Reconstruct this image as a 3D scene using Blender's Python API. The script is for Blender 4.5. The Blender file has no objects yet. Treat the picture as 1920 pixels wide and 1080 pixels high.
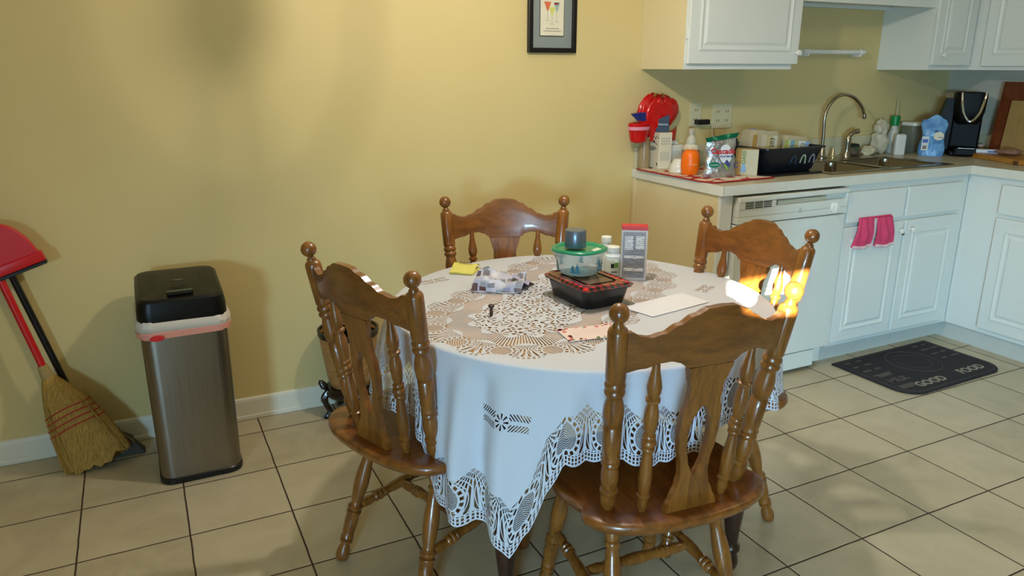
import bpy, bmesh, math, random
from mathutils import Vector, Matrix
random.seed(7)
PI = math.pi
C = bpy.context.scene.collection
S = 0.305            # floor tile module

# ------------------------------------------------------------------ camera
def set_camera():
    cam = bpy.data.cameras.new('camera'); o = bpy.data.objects.new('camera', cam); C.objects.link(o)
    cam.sensor_fit = 'HORIZONTAL'; cam.sensor_width = 36.0; cam.lens = 1410.05/1920*36.0
    cam.clip_start = 0.02; cam.clip_end = 60
    yaw, pit, rol = .4587, .2861, .0017
    fw = Vector((math.sin(yaw)*math.cos(pit), math.cos(yaw)*math.cos(pit), -math.sin(pit)))
    r = Vector((math.cos(yaw), -math.sin(yaw), 0)); u = r.cross(fw)
    r2 = math.cos(rol)*r + math.sin(rol)*u; u2 = -math.sin(rol)*r + math.cos(rol)*u
    m = Matrix((r2, u2, -fw)).transposed().to_4x4()
    m.translation = Vector((.9948*S, -9.2701*S, 4.5055*S))
    o.matrix_world = m
    bpy.context.scene.camera = o
set_camera()

# ------------------------------------------------------------------ world, lights, exposure
W = bpy.data.worlds.new('world'); bpy.context.scene.world = W; W.use_nodes = True
W.node_tree.nodes['Background'].inputs[0].default_value = (.55, .75, 1.0, 1)
W.node_tree.nodes['Background'].inputs[1].default_value = 1.0
def area(name, loc, target, sx, sy, power, col):
    l = bpy.data.lights.new(name, 'AREA'); l.shape = 'RECTANGLE'; l.size = sx; l.size_y = sy
    l.energy = power; l.color = col
    o = bpy.data.objects.new(name, l); C.objects.link(o); o.location = loc
    d = Vector(target)-Vector(loc); o.rotation_euler = d.to_track_quat('-Z', 'Y').to_euler()
    return o
def point(name, loc, power, col, rad):
    l = bpy.data.lights.new(name, 'POINT'); l.energy = power; l.color = col; l.shadow_soft_size = rad
    o = bpy.data.objects.new(name, l); C.objects.link(o); o.location = loc
    return o
SUN_DIR = Vector((1.09, 1.26, -.44)).normalized()
sl = bpy.data.lights.new('low_sun', 'SPOT'); sl.energy = 2000000; sl.spot_size = math.radians(1.6); sl.spot_blend = 0; sl.shadow_soft_size = .09; sl.color = (1, .93, .80)
so = bpy.data.objects.new('low_sun', sl); C.objects.link(so); so.location = Vector((1.509, -1.729, .92))-SUN_DIR*40; so.rotation_euler = SUN_DIR.to_track_quat('-Z', 'Y').to_euler()
# daylight through the patio window behind the camera, aimed along the sun's direction
wd = area('window_daylight', (-3.30, -7.20, 1.62), (1.3, -2.2, .9), 1.7, 1.4, 255, (.40, .72, .99)); wd.data.spread = math.radians(90)
# kitchen ceiling lamp
area('kitchen_ceiling_light', (3.1, -2.2, 2.40), (3.1, -1.9, 0), .6, .6, 5, (1.0, .95, .70))
# dining lamp hanging above the table
LAMP = Vector((1.38, -1.05, 1.90))
point('dining_lamp_bulb', LAMP, 38, (1.0, .93, .84), .036)
area('warm_ceiling_fill', (.3, -3.6, 2.40), (.3, -3.4, 0), 1.6, 1.2, 6, (1.0, .80, .34))  # added warm fill light under the ceiling, behind the camera
vs = bpy.context.scene.view_settings
vs.view_transform = 'Standard'; vs.look = 'None'; vs.gamma = 1; vs.use_curve_mapping = False
vs.exposure = 0.0

# ------------------------------------------------------------------ shader helpers
class X:
    """maths on node sockets"""
    def __init__(s, nt, v): s.nt = nt; s.v = v
    def _o(s, op, *a):
        n = s.nt.nodes.new('ShaderNodeMath'); n.operation = op
        for i, k in enumerate((s,)+a):
            k = k.v if isinstance(k, X) else k
            if isinstance(k, (int, float)): n.inputs[i].default_value = k
            else: s.nt.links.new(k, n.inputs[i])
        return X(s.nt, n.outputs[0])
    def __add__(s, o): return s._o('ADD', o)
    def __radd__(s, o): return s._o('ADD', o)
    def __sub__(s, o): return s._o('SUBTRACT', o)
    def __rsub__(s, o): return X(s.nt, o)._o('SUBTRACT', s)
    def __mul__(s, o): return s._o('MULTIPLY', o)
    def __rmul__(s, o): return s._o('MULTIPLY', o)
    def __truediv__(s, o): return s._o('DIVIDE', o)
    def __gt__(s, o): return s._o('GREATER_THAN', o)
    def __lt__(s, o): return s._o('LESS_THAN', o)
    def abs(s): return s._o('ABSOLUTE')
    def sin(s): return s._o('SINE')
    def cos(s): return s._o('COSINE')
    def frac(s): return s._o('FRACT')
    def floor(s): return s._o('FLOOR')
    def sqrt(s): return s._o('SQRT')
    def mx(s, o): return s._o('MAXIMUM', o)
    def mn(s, o): return s._o('MINIMUM', o)
    def atan2(s, o): return s._o('ARCTAN2', o)
    def sign(s): return s._o('SIGN')

def newmat(name):
    m = bpy.data.materials.new(name); m.use_nodes = True
    nt = m.node_tree; b = nt.nodes['Principled BSDF']
    return m, nt, b
def lin(c):
    return tuple(((x/255)/12.92 if x/255 <= .04045 else ((x/255+.055)/1.055)**2.4) for x in c)
_mc = {}
def mat(name, rgb, rough=.5, metal=0., var=.06, scale=20., coat=0., trans=0., alpha=1., ior=1.45, bump=0., srgb=True, spec=.5, sss=0.):
    """plain material with a little procedural mottling"""
    if name in _mc: return _mc[name]
    m, nt, b = newmat(name)
    col = lin(rgb) if srgb else rgb
    tc = nt.nodes.new('ShaderNodeTexCoord'); nz = nt.nodes.new('ShaderNodeTexNoise'); nz.inputs['Scale'].default_value = scale
    nz.inputs['Detail'].default_value = 3
    nt.links.new(tc.outputs['Object'], nz.inputs['Vector'])
    mx = nt.nodes.new('ShaderNodeMix'); mx.data_type = 'RGBA'
    mx.inputs[6].default_value = tuple(c*(1-var) for c in col)+(1,)
    mx.inputs[7].default_value = tuple(min(1, c*(1+var)) for c in col)+(1,)
    nt.links.new(nz.outputs['Fac'], mx.inputs[0]); nt.links.new(mx.outputs[2], b.inputs['Base Color'])
    b.inputs['Roughness'].default_value = rough; b.inputs['Metallic'].default_value = metal
    b.inputs['Coat Weight'].default_value = coat; b.inputs['Coat Roughness'].default_value = .08
    b.inputs['Transmission Weight'].default_value = trans; b.inputs['IOR'].default_value = ior
    b.inputs['Alpha'].default_value = alpha; b.inputs['Specular IOR Level'].default_value = spec
    if bump:
        bp = nt.nodes.new('ShaderNodeBump'); bp.inputs['Strength'].default_value = bump; bp.inputs['Distance'].default_value = .004
        nt.links.new(nz.outputs['Fac'], bp.inputs['Height']); nt.links.new(bp.outputs[0], b.inputs['Normal'])
    _mc[name] = m
    return m
def ramp(nt, fac, stops):
    r = nt.nodes.new('ShaderNodeValToRGB'); e = r.color_ramp.elements
    while len(e) < len(stops): e.new(.5)
    for k, (p, c) in zip(e, stops): k.position = p; k.color = tuple(c)+(1,)
    nt.links.new(fac, r.inputs[0]); return r.outputs[0]
def noise(nt, vec, scale, detail=3, dist=0., rough=.5):
    n = nt.nodes.new('ShaderNodeTexNoise'); n.inputs['Scale'].default_value = scale; n.inputs['Detail'].default_value = detail
    n.inputs['Distortion'].default_value = dist; n.inputs['Roughness'].default_value = rough
    if vec is not None: nt.links.new(vec, n.inputs['Vector'])
    return n.outputs['Fac']
def coords(nt, kind='Object', sc=(1, 1, 1), rot=(0, 0, 0)):
    tc = nt.nodes.new('ShaderNodeTexCoord'); mp = nt.nodes.new('ShaderNodeMapping')
    mp.inputs['Scale'].default_value = sc; mp.inputs['Rotation'].default_value = rot
    nt.links.new(tc.outputs[kind], mp.inputs['Vector']); return mp.outputs[0]
def bump(nt, b, h, strength, dist=.002):
    bp = nt.nodes.new('ShaderNodeBump'); bp.inputs['Strength'].default_value = strength; bp.inputs['Distance'].default_value = dist
    nt.links.new(h, bp.inputs['Height']); nt.links.new(bp.outputs[0], b.inputs['Normal'])

def wood(name, dark, light, stretch=(9, 9, 1.2), rough=.33, coat=.4, rot=(0, 0, 0)):
    if name in _mc: return _mc[name]
    m, nt, b = newmat(name)
    v = coords(nt, 'Object', stretch, rot)
    n1 = noise(nt, v, 3.5, 5, 1.2, .6)
    v2 = coords(nt, 'Object', tuple(s*4 for s in stretch), rot)
    n2 = noise(nt, v2, 7, 3, .3)
    f = X(nt, n1)*.75 + X(nt, n2)*.25
    c = ramp(nt, f.v, [(.30, lin(dark)), (.68, lin(light))])
    nt.links.new(c, b.inputs['Base Color'])
    b.inputs['Roughness'].default_value = rough; b.inputs['Coat Weight'].default_value = coat
    b.inputs['Coat Roughness'].default_value = .12
    bump(nt, b, n2, .08)
    _mc[name] = m; return m

# ------------------------------------------------------------------ mesh helpers
def link(name, bm, m, parent=None, smooth=False, loc=None, rot=None, angle=35):
    bmesh.ops.remove_doubles(bm, verts=bm.verts, dist=1e-6)
    bmesh.ops.recalc_face_normals(bm, faces=bm.faces)
    me = bpy.data.meshes.new(name); bm.to_mesh(me); bm.free()
    for k in (m if isinstance(m, (list, tuple)) else [m]): me.materials.append(k)
    if smooth:
        me.polygons.foreach_set('use_smooth', [True]*len(me.polygons))
        try: me.set_sharp_from_angle(angle=math.radians(angle))
        except Exception: pass
    o = bpy.data.objects.new(name, me); C.objects.link(o)
    if parent: o.parent = parent
    if loc: o.location = loc
    if rot: o.rotation_euler = rot
    return o
def tag(o, label, cat, group=None, kind=None):
    o['label'] = label; o['category'] = cat
    if group: o['group'] = group
    if kind: o['kind'] = kind
    return o
def thing(name, label, cat, loc=(0, 0, 0), rz=0, group=None):
    o = bpy.data.objects.new(name, None); C.objects.link(o); o.location = loc; o.rotation_euler = (0, 0, rz)
    o.empty_display_size = .05
    return tag(o, label, cat, group)
def struct(name, bm, m):
    o = link(name, bm, m); o['kind'] = 'structure'; return o
def dup(root, loc, rz, label):
    r = root.copy(); C.objects.link(r); r.location = loc; r.rotation_euler = (0, 0, rz); r['label'] = label
    for ch in list(root.children):
        c = ch.copy(); C.objects.link(c); c.parent = r
        for g in ch.children:
            d = g.copy(); C.objects.link(d); d.parent = c
    return r
def box(bm, x0, x1, y0, y1, z0, z1, bev=0., seg=2, mtx=None, mi=0):
    t = bmesh.new()
    bmesh.ops.create_cube(t, size=1)
    for v in t.verts:
        v.co = Vector(((x0+x1)/2+v.co.x*(x1-x0), (y0+y1)/2+v.co.y*(y1-y0), (z0+z1)/2+v.co.z*(z1-z0)))
    if bev: bmesh.ops.bevel(t, geom=t.edges[:], offset=bev, segments=seg, affect='EDGES', profile=.5)
    if mtx: bmesh.ops.transform(t, matrix=mtx, verts=t.verts)
    merge(bm, t, mi); return bm
def merge(bm, t, mi=0):
    vm = {}
    for v in t.verts: vm[v] = bm.verts.new(v.co)
    for f in t.faces:
        try: nf = bm.faces.new([vm[v] for v in f.verts]); nf.material_index = mi
        except ValueError: pass
    t.free()
def B(*a, **k): return box(bmesh.new(), *a, **k)
def frame_from(a, b):
    a, b = Vector(a), Vector(b); z = (b-a).normalized()
    q = z.to_track_quat('Z', 'Y').to_matrix().to_4x4(); q.translation = a
    return q, (b-a).length
def lathe(bm, prof, a=(0, 0, 0), b=None, seg=20, mi=0, sx=1., sy=1.):
    """prof: (radius, t); along a->b when b given (t 0..1), else radius,z at a"""
    if b is not None: M, Ln = frame_from(a, b)
    else: M, Ln = Matrix.Translation(Vector(a)), 1.
    rings = []
    for r, t in prof:
        if r < 1e-6: rings.append([bm.verts.new(M @ Vector((0, 0, t*Ln)))])
        else: rings.append([bm.verts.new(M @ Vector((r*sx*math.cos(2*PI*k/seg), r*sy*math.sin(2*PI*k/seg), t*Ln))) for k in range(seg)])
    for A, Bq in zip(rings, rings[1:]):
        for k in range(seg):
            k2 = (k+1) % seg
            if len(A) == 1 and len(Bq) == 1: continue
            if len(A) == 1: f = [A[0], Bq[k], Bq[k2]]
            elif len(Bq) == 1: f = [A[k], A[k2], Bq[0]]
            else: f = [A[k], A[k2], Bq[k2], Bq[k]]
            nf = bm.faces.new(f); nf.material_index = mi
    for R_, s in ((rings[0], 1), (rings[-1], -1)):
        if len(R_) > 1:
            nf = bm.faces.new(R_ if s < 0 else R_[::-1]); nf.material_index = mi
    return bm
def tube(bm, pts, rad, seg=10, mi=0, closed=False):
    pts = [Vector(p) for p in pts]; n = len(pts); rings = []
    up = Vector((0, 0, 1)); prev = None
    for i, p in enumerate(pts):
        d = (pts[min(i+1, n-1)]-pts[max(i-1, 0)]).normalized()
        if prev is None:
            x = d.cross(up)
            if x.length < 1e-3: x = d.cross(Vector((1, 0, 0)))
        else: x = prev - d*prev.dot(d)
        x.normalize(); prev = x; y = d.cross(x)
        r = rad[i] if isinstance(rad, (list, tuple)) else rad
        rings.append([bm.verts.new(p+x*r*math.cos(2*PI*k/seg)+y*r*math.sin(2*PI*k/seg)) for k in range(seg)])
    for A, Bq in zip(rings, rings[1:]):
        for k in range(seg):
            f = bm.faces.new([A[k], A[(k+1) % seg], Bq[(k+1) % seg], Bq[k]]); f.material_index = mi
    f = bm.faces.new(rings[0][::-1]); f.material_index = mi
    f = bm.faces.new(rings[-1]); f.material_index = mi
    return bm
def smoothpts(pts, n=8):
    """catmull-rom"""
    P_ = [Vector(p) for p in pts]; out = []
    for i in range(len(P_)-1):
        p0 = P_[max(i-1, 0)]; p1 = P_[i]; p2 = P_[i+1]; p3 = P_[min(i+2, len(P_)-1)]
        for k in range(n):
            t = k/n
            out.append(.5*((2*p1)+(p2-p0)*t+(2*p0-5*p1+4*p2-p3)*t*t+(3*p1-p0-3*p2+p3)*t**3))
    out.append(P_[-1]); return out
def interp(tab, x):
    for (x0, y0), (x1, y1) in zip(tab, tab[1:]):
        if x <= x1:
            t = max(0, min(1, (x-x0)/(x1-x0))); t = t*t*(3-2*t)
            return y0+(y1-y0)*t
    return tab[-1][1]
def sheet(bm, grid, thick=0., mi=0):
    """grid of points -> closed sheet with thickness along normals (z bias)"""
    vs_ = [[bm.verts.new(p) for p in row] for row in grid]
    fs = []
    for r0, r1 in zip(vs_, vs_[1:]):
        for k in range(len(r0)-1):
            f = bm.faces.new([r0[k], r0[k+1], r1[k+1], r1[k]]); f.material_index = mi; fs.append(f)
    if thick:
        bm.normal_update()
        bmesh.ops.solidify(bm, geom=fs, thickness=thick)
    return bm
def prism(bm, outline, z0, z1, bev=0., mtx=None, mi=0):
    t = bmesh.new()
    vs_ = [t.verts.new((x, y, z0)) for x, y in outline]
    f = t.faces.new(vs_)
    r = bmesh.ops.extrude_face_region(t, geom=[f])
    nv = [g for g in r['geom'] if isinstance(g, bmesh.types.BMVert)]
    bmesh.ops.translate(t, verts=nv, vec=(0, 0, z1-z0))
    bmesh.ops.recalc_face_normals(t, faces=t.faces)
    if bev:
        t.edges.ensure_lookup_table()
        ed = [e for e in t.edges if len(e.link_faces) == 2 and e.calc_face_angle(0) > .7]
        bmesh.ops.bevel(t, geom=ed, offset=bev, segments=2, affect='EDGES', profile=.5)
    if mtx: bmesh.ops.transform(t, matrix=mtx, verts=t.verts)
    merge(bm, t, mi); return bm
def rrect(w, h, r, n=5):
    pts = []
    for cx, cy, a0 in ((w/2-r, h/2-r, 0), (-w/2+r, h/2-r, PI/2), (-w/2+r, -h/2+r, PI), (w/2-r, -h/2+r, 1.5*PI)):
        for k in range(n+1): pts.append((cx+r*math.cos(a0+PI/2*k/n), cy+r*math.sin(a0+PI/2*k/n)))
    return pts
def loft(bm, sections, cap=True, mi=0):
    """sections: list of equal-length loops of 3D points"""
    R_ = [[bm.verts.new(p) for p in s] for s in sections]
    for A, Bq in zip(R_, R_[1:]):
        n = len(A)
        for k in range(n):
            f = bm.faces.new([A[k], A[(k+1) % n], Bq[(k+1) % n], Bq[k]]); f.material_index = mi
    if cap:
        f = bm.faces.new(R_[0][::-1]); f.material_index = mi
        f = bm.faces.new(R_[-1]); f.material_index = mi
    return bm
def text(name, body, m, size, mtx, parent=None, ext=.0004, align='CENTER', bold=0.):
    cu = bpy.data.curves.new(name, 'FONT'); cu.body = body; cu.size = size; cu.align_x = align; cu.align_y = 'CENTER'
    cu.extrude = ext; cu.resolution_u = 3; cu.offset = bold
    t = bpy.data.objects.new(name+'_src', cu); C.objects.link(t)
    dg = bpy.context.evaluated_depsgraph_get(); me = bpy.data.meshes.new_from_object(t.evaluated_get(dg))
    bpy.data.objects.remove(t); bpy.data.curves.remove(cu)
    me.transform(mtx); me.materials.clear(); me.materials.append(m)
    o = bpy.data.objects.new(name, me); C.objects.link(o)
    if parent: o.parent = parent
    return o
def RM(loc, rx=0, ry=0, rz=0):
    return Matrix.Translation(Vector(loc)) @ Matrix.Rotation(rz, 4, 'Z') @ Matrix.Rotation(ry, 4, 'Y') @ Matrix.Rotation(rx, 4, 'X')

# ------------------------------------------------------------------ materials of the setting
def wall_material():
    m, nt, b = newmat('wall_paint')
    v = coords(nt)
    n1 = noise(nt, v, 1.3, 4); n2 = noise(nt, v, 60, 2)
    c = ramp(nt, n1, [(.3, lin((212, 192, 132))), (.7, lin((218, 199, 142)))])
    nt.links.new(c, b.inputs['Base Color']); b.inputs['Roughness'].default_value = .6; b.inputs['Specular IOR Level'].default_value = .3
    bump(nt, b, n2, .05); return m
def floor_material():
    m, nt, b = newmat('floor_tiles')
    tc = nt.nodes.new('ShaderNodeTexCoord'); sp = nt.nodes.new('ShaderNodeSeparateXYZ'); nt.links.new(tc.outputs['Object'], sp.inputs[0])
    x = X(nt, sp.outputs[0])/S; y = X(nt, sp.outputs[1])/S
    wob = (X(nt, noise(nt, coords(nt), 14, 2))-.5)*.012
    fx = ((x+wob+.5).frac()-.5).abs(); fy = ((y+wob+.5).frac()-.5).abs()
    d = fx.mn(fy)                                  # distance to a joint in tiles
    g = d < .0085
    edge = (d < .02)*1.0
    cell = nt.nodes.new('ShaderNodeCombineXYZ'); nt.links.new((x+.0).floor().v, cell.inputs[0]); nt.links.new((y+.0).floor().v, cell.inputs[1])
    wn = nt.nodes.new('ShaderNodeTexWhiteNoise'); nt.links.new(cell.outputs[0], wn.inputs['Vector'])
    n1 = noise(nt, coords(nt), 5.5, 6, 1.0, .6)
    f = X(nt, n1)*.8 + X(nt, wn.outputs['Value'])*.2
    c = ramp(nt, f.v, [(.25, lin((170, 158, 130))), (.5, lin((190, 178, 148))), (.75, lin((202, 190, 162)))])
    mx = nt.nodes.new('ShaderNodeMix'); mx.data_type = 'RGBA'; nt.links.new(g.v, mx.inputs[0]); nt.links.new(c, mx.inputs[6])
    mx.inputs[7].default_value = lin((62, 44, 30))+(1,)
    nt.links.new(mx.outputs[2], b.inputs['Base Color'])
    r = g*.5 + X(nt, n1)*.15 + .27
    nt.links.new(r.v, b.inputs['Roughness'])
    h = (d*40).mn(1.0)+X(nt, n1)*.3
    bump(nt, b, h.v, .35, .002)
    return m
M_wall = wall_material(); M_floor = floor_material()
M_white = mat('white_trim_paint', (224, 222, 205), .4, var=.03)
M_cab = mat('cabinet_white_paint', (226, 228, 220), .32, var=.025, scale=6)
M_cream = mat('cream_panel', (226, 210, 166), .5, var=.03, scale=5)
M_ceil = mat('ceiling_paint', (232, 226, 208), .8)
M_dark = mat('black_plastic', (16, 16, 18), .3, var=.1)
M_blackgap = mat('dark_gap', (12, 11, 10), .8)

# ------------------------------------------------------------------ room shell
YW = .1433; XR = 4.625; XL = -2.6; YF = -5.4; ZC = 2.44
struct('floor', B(XL-.1, XR+.1, YF-.1, YW+.1, -.08, 0), M_floor)
struct('wall_back', B(XL-.1, XR+.1, YW, YW+.1, 0, ZC), M_wall)
struct('wall_right', B(XR, XR+.1, YF-.1, YW, 0, ZC), mat('right_wall_paint', (200, 196, 178), .6))
struct('wall_left', B(XL-.1, XL, YF-.1, YW, 0, ZC), M_wall)
struct('ceiling', B(XL-.1, XR+.1, YF-.1, YW+.1, ZC, ZC+.08), M_ceil)
# front wall, behind the camera: unseen, with a slot shaped to trim the low sun into a narrow beam
gx0, gx1, gz0, gz1 = -1.870, -1.47, 2.135, 2.266
wx0, wx1, wz1 = -2.30, -.60, 1.38          # unseen daylight opening, shaped low to keep light off the wall cabinets
bm = bmesh.new()
box(bm, XL, wx0, YF-.1, YF, 0, ZC); box(bm, wx1, XR, YF-.1, YF, 0, ZC); box(bm, wx0, wx1, YF-.1, YF, wz1, gz0)
box(bm, wx0, gx0, YF-.1, YF, gz0, ZC); box(bm, gx1, wx1, YF-.1, YF, gz0, ZC); box(bm, gx0, gx1, YF-.1, YF, gz1, ZC)
prism(bm, [(gx0, gz0), (gx1, gz0), (gx1, 2.145), (-1.73, 2.168), (-1.80, 2.190), (gx0, 2.200)], YF-.1, YF, mtx=Matrix(((1, 0, 0, 0), (0, 0, 1, 0), (0, 1, 0, 0), (0, 0, 0, 1))))
prism(bm, [(gx0, gz1), (gx0, 2.256), (-1.74, 2.261), (gx1, 2.261), (gx1, gz1)], YF-.1, YF, mtx=Matrix(((1, 0, 0, 0), (0, 0, 1, 0), (0, 1, 0, 0), (0, 0, 0, 1))))
struct('wall_front', bm, M_wall)
bm = bmesh.new()
box(bm, XL, 2.42, YW-.012, YW, 0, .078); box(bm, XL, 2.42, YW-.017, YW, .0, .02, .004)
t = bmesh.new()
prof = [(0, .078), (.012, .078), (.010, .088), (.004, .093), (0, .093)]
for a, b_ in zip([XL], [2.42]):
    loft(bm, [[(a, YW-p, z) for p, z in prof], [(b_, YW-p, z) for p, z in prof]])
struct('baseboard_back', bm, M_white)

# ------------------------------------------------------------------ dining lamp (above the frame, it throws the soft shadows on the wall)
ch_ = thing('chandelier', 'small brass chandelier hanging above the dining table, just out of the picture', 'lamp', (1.19, -.752, 1.80))
M_brs = mat('lamp_brass', (150, 116, 60), .3, metal=.9)
link('hub', lathe(bmesh.new(), [(0, -.055), (.012, -.050), (.034, -.02), (.040, .01), (.030, .045), (.012, .06), (.008, .10), (.008, ZC-1.80-.02), (.05, ZC-1.80-.018), (.05, ZC-1.80-.001)], seg=24), M_brs, ch_, True)
lp0 = Vector(LAMP)-Vector((1.19, -.752, 1.80))
for a_, b_ in (((-.135, 0), 1), ((.132, 0), 1)):
    x_ = a_[0]
    link('arm', tube(bmesh.new(), smoothpts([(0, 0, -.165), (x_*.55, 0, -.135), (x_*.92, 0, -.05), (x_, 0, .04), (x_*.98, 0, .13)], 6), .0045, 8), M_brs, ch_, True)
    link('candle_cup', lathe(bmesh.new(), [(.006, .12), (.022, .13), (.024, .14), (.010, .145), (.010, .20), (0, .20)], (x_*.98, 0, 0), seg=14), mat('candle_sleeve', (225, 220, 200), .5), ch_, True)
link('lower_stem', lathe(bmesh.new(), [(.007, -.17), (.012, -.155), (.006, -.13), (.006, -.05)], seg=12), M_brs, ch_, True)
link('arm', tube(bmesh.new(), smoothpts([(0, 0, -.03), (lp0.x*.4, lp0.y*.4, -.03), (lp0.x*.9, lp0.y*.9, .0), (lp0.x*1.08, lp0.y*1.08, .035)], 6), .006, 8), M_brs, ch_, True)

# ------------------------------------------------------------------ dining chairs
OAK = wood('honey_oak', (88, 48, 12), (150, 94, 34), (10, 10, 1.6))
OAKX = wood('honey_oak_crest', (84, 48, 16), (138, 84, 32), (1.6, 9, 7))
OAKS = wood('honey_oak_seat', (88, 46, 12), (144, 86, 30), (8, 1.6, 8))
HS = .444
def rake(z): return -.173-.174*(z-HS)
def zf(t): return t
POST = [(.013, -.035), (.013, 0), (.016, .01), (.019, .05), (.0165, .075), (.0165, .08), (.0205, .09), (.0205, .10), (.015, .108), (.018, .13), (.0205, .17), (.019, .21), (.016, .235),
        (.020, .245), (.0205, .255), (.017, .265), (.0205, .275), (.0205, .285), (.018, .295), (.0195, .31), (.020, .36), (.0195, .455), (.0165, .46), (.0165, .467), (.0205, .475),
        (.0225, .52), (.021, .56), (.0165, .60), (.0165, .61), (.021, .62), (.022, .632), (.0175, .645), (.0215, .655), (.022, .668), (.018, .682), (.0205, .69), (.021, .70), (.0212, .80), (.021, .915), (.0185, .928), (.012, .938), (.012, .947)]
def ball(r, c, n=9): return [(r*math.sin(PI*k/n), c-r*math.cos(PI*k/n)) for k in range(1, n)]
SPIN = [(.008, -.03), (.008, 0), (.011, .02), (.0135, .05), (.0115, .085), (.0115, .09), (.015, .1), (.015, .112), (.011, .12), (.014, .16), (.0155, .22), (.015, .28), (.012, .36), (.0105, .42), (.0105, .425),
        (.0145, .435), (.0145, .45), (.011, .458), (.015, .468), (.0165, .485), (.015, .502), (.011, .51), (.0145, .52), (.0145, .535), (.011, .545), (.0135, .58), (.0155, .65), (.015, .70), (.011, .745),
        (.011, .755), (.0155, .765), (.0155, .782), (.010, .792), (.0145, .82), (.016, .86), (.013, .91), (.009, .96), (.007, 1.04)]
LEG = [(.010, 0), (.0165, .008), (.0195, .04), (.018, .08), (.0125, .115), (.0125, .125), (.0185, .135), (.0185, .15), (.0135, .157), (.0185, .165), (.0185, .18), (.016, .19), (.018, .22), (.0195, .30), (.0185, .335),
       (.0215, .345), (.0215, .36), (.016, .368), (.021, .38), (.0215, .395), (.0145, .41), (.015, .43), (.0195, .50), (.0215, .56), (.0205, .63), (.016, .72), (.0145, .765), (.018, .775), (.0185, .79), (.0145, .80),
       (.0185, .83), (.018, .87), (.016, .92), (.013, 1.03)]
def half_str(n):
    base = [(.007, -.02), (.009, .02), (.0125, .08), (.0145, .14), (.0115, .20), (.0155, .212), (.0155, .232), (.011, .243), (.0165, .256), (.0165, .276), (.011, .288), (.0155, .30), (.0145, .32), (.0125, .36), (.015, .43), (.016, .5)]
    return base + [(r, 1-t) for r, t in base[::-1][1:]]
STR = half_str(1)
SEAT_HALF = [(0, .150), (.06, .152), (.12, .150), (.165, .140), (.195, .118), (.212, .085), (.228, .035), (.240, -.02), (.244, -.06), (.238, -.100), (.228, -.135), (.224, -.155), (.2345, -.175), (.235, -.192), (.224, -.216),
             (.206, -.236), (.178, -.255), (.138, -.271), (.09, -.280), (.045, -.284)]
SEAT = SEAT_HALF + [(0, -.285)] + [(-x, y) for x, y in SEAT_HALF[::-1][:-1]]
def crest_bow(x): return -.036*(1-(x/.2)**2)
TOPZ = [(0, .927), (.03, .925), (.06, .912), (.09, .894), (.12, .876), (.145, .869), (.165, .872), (.178, .881), (.20, .880)]
BOTZ = [(0, .794), (.053, .794), (.056, .795), (.075, .808), (.095, .813), (.115, .811), (.15, .800), (.2, .788)]
SPW = [(0, .066), (.04, .063), (.10, .052), (.18, .040), (.26, .035), (.33, .037), (.45, .046), (.55, .050), (.66, .048), (.76, .040), (.86, .040), (.93, .048), (.98, .053), (1, .054)]
SPH = [(.24, 0.0), (.27, .010), (.34, .019), (.44, .026), (.54, .027), (.62, .023), (.69, .013), (.73, .0)]
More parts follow.
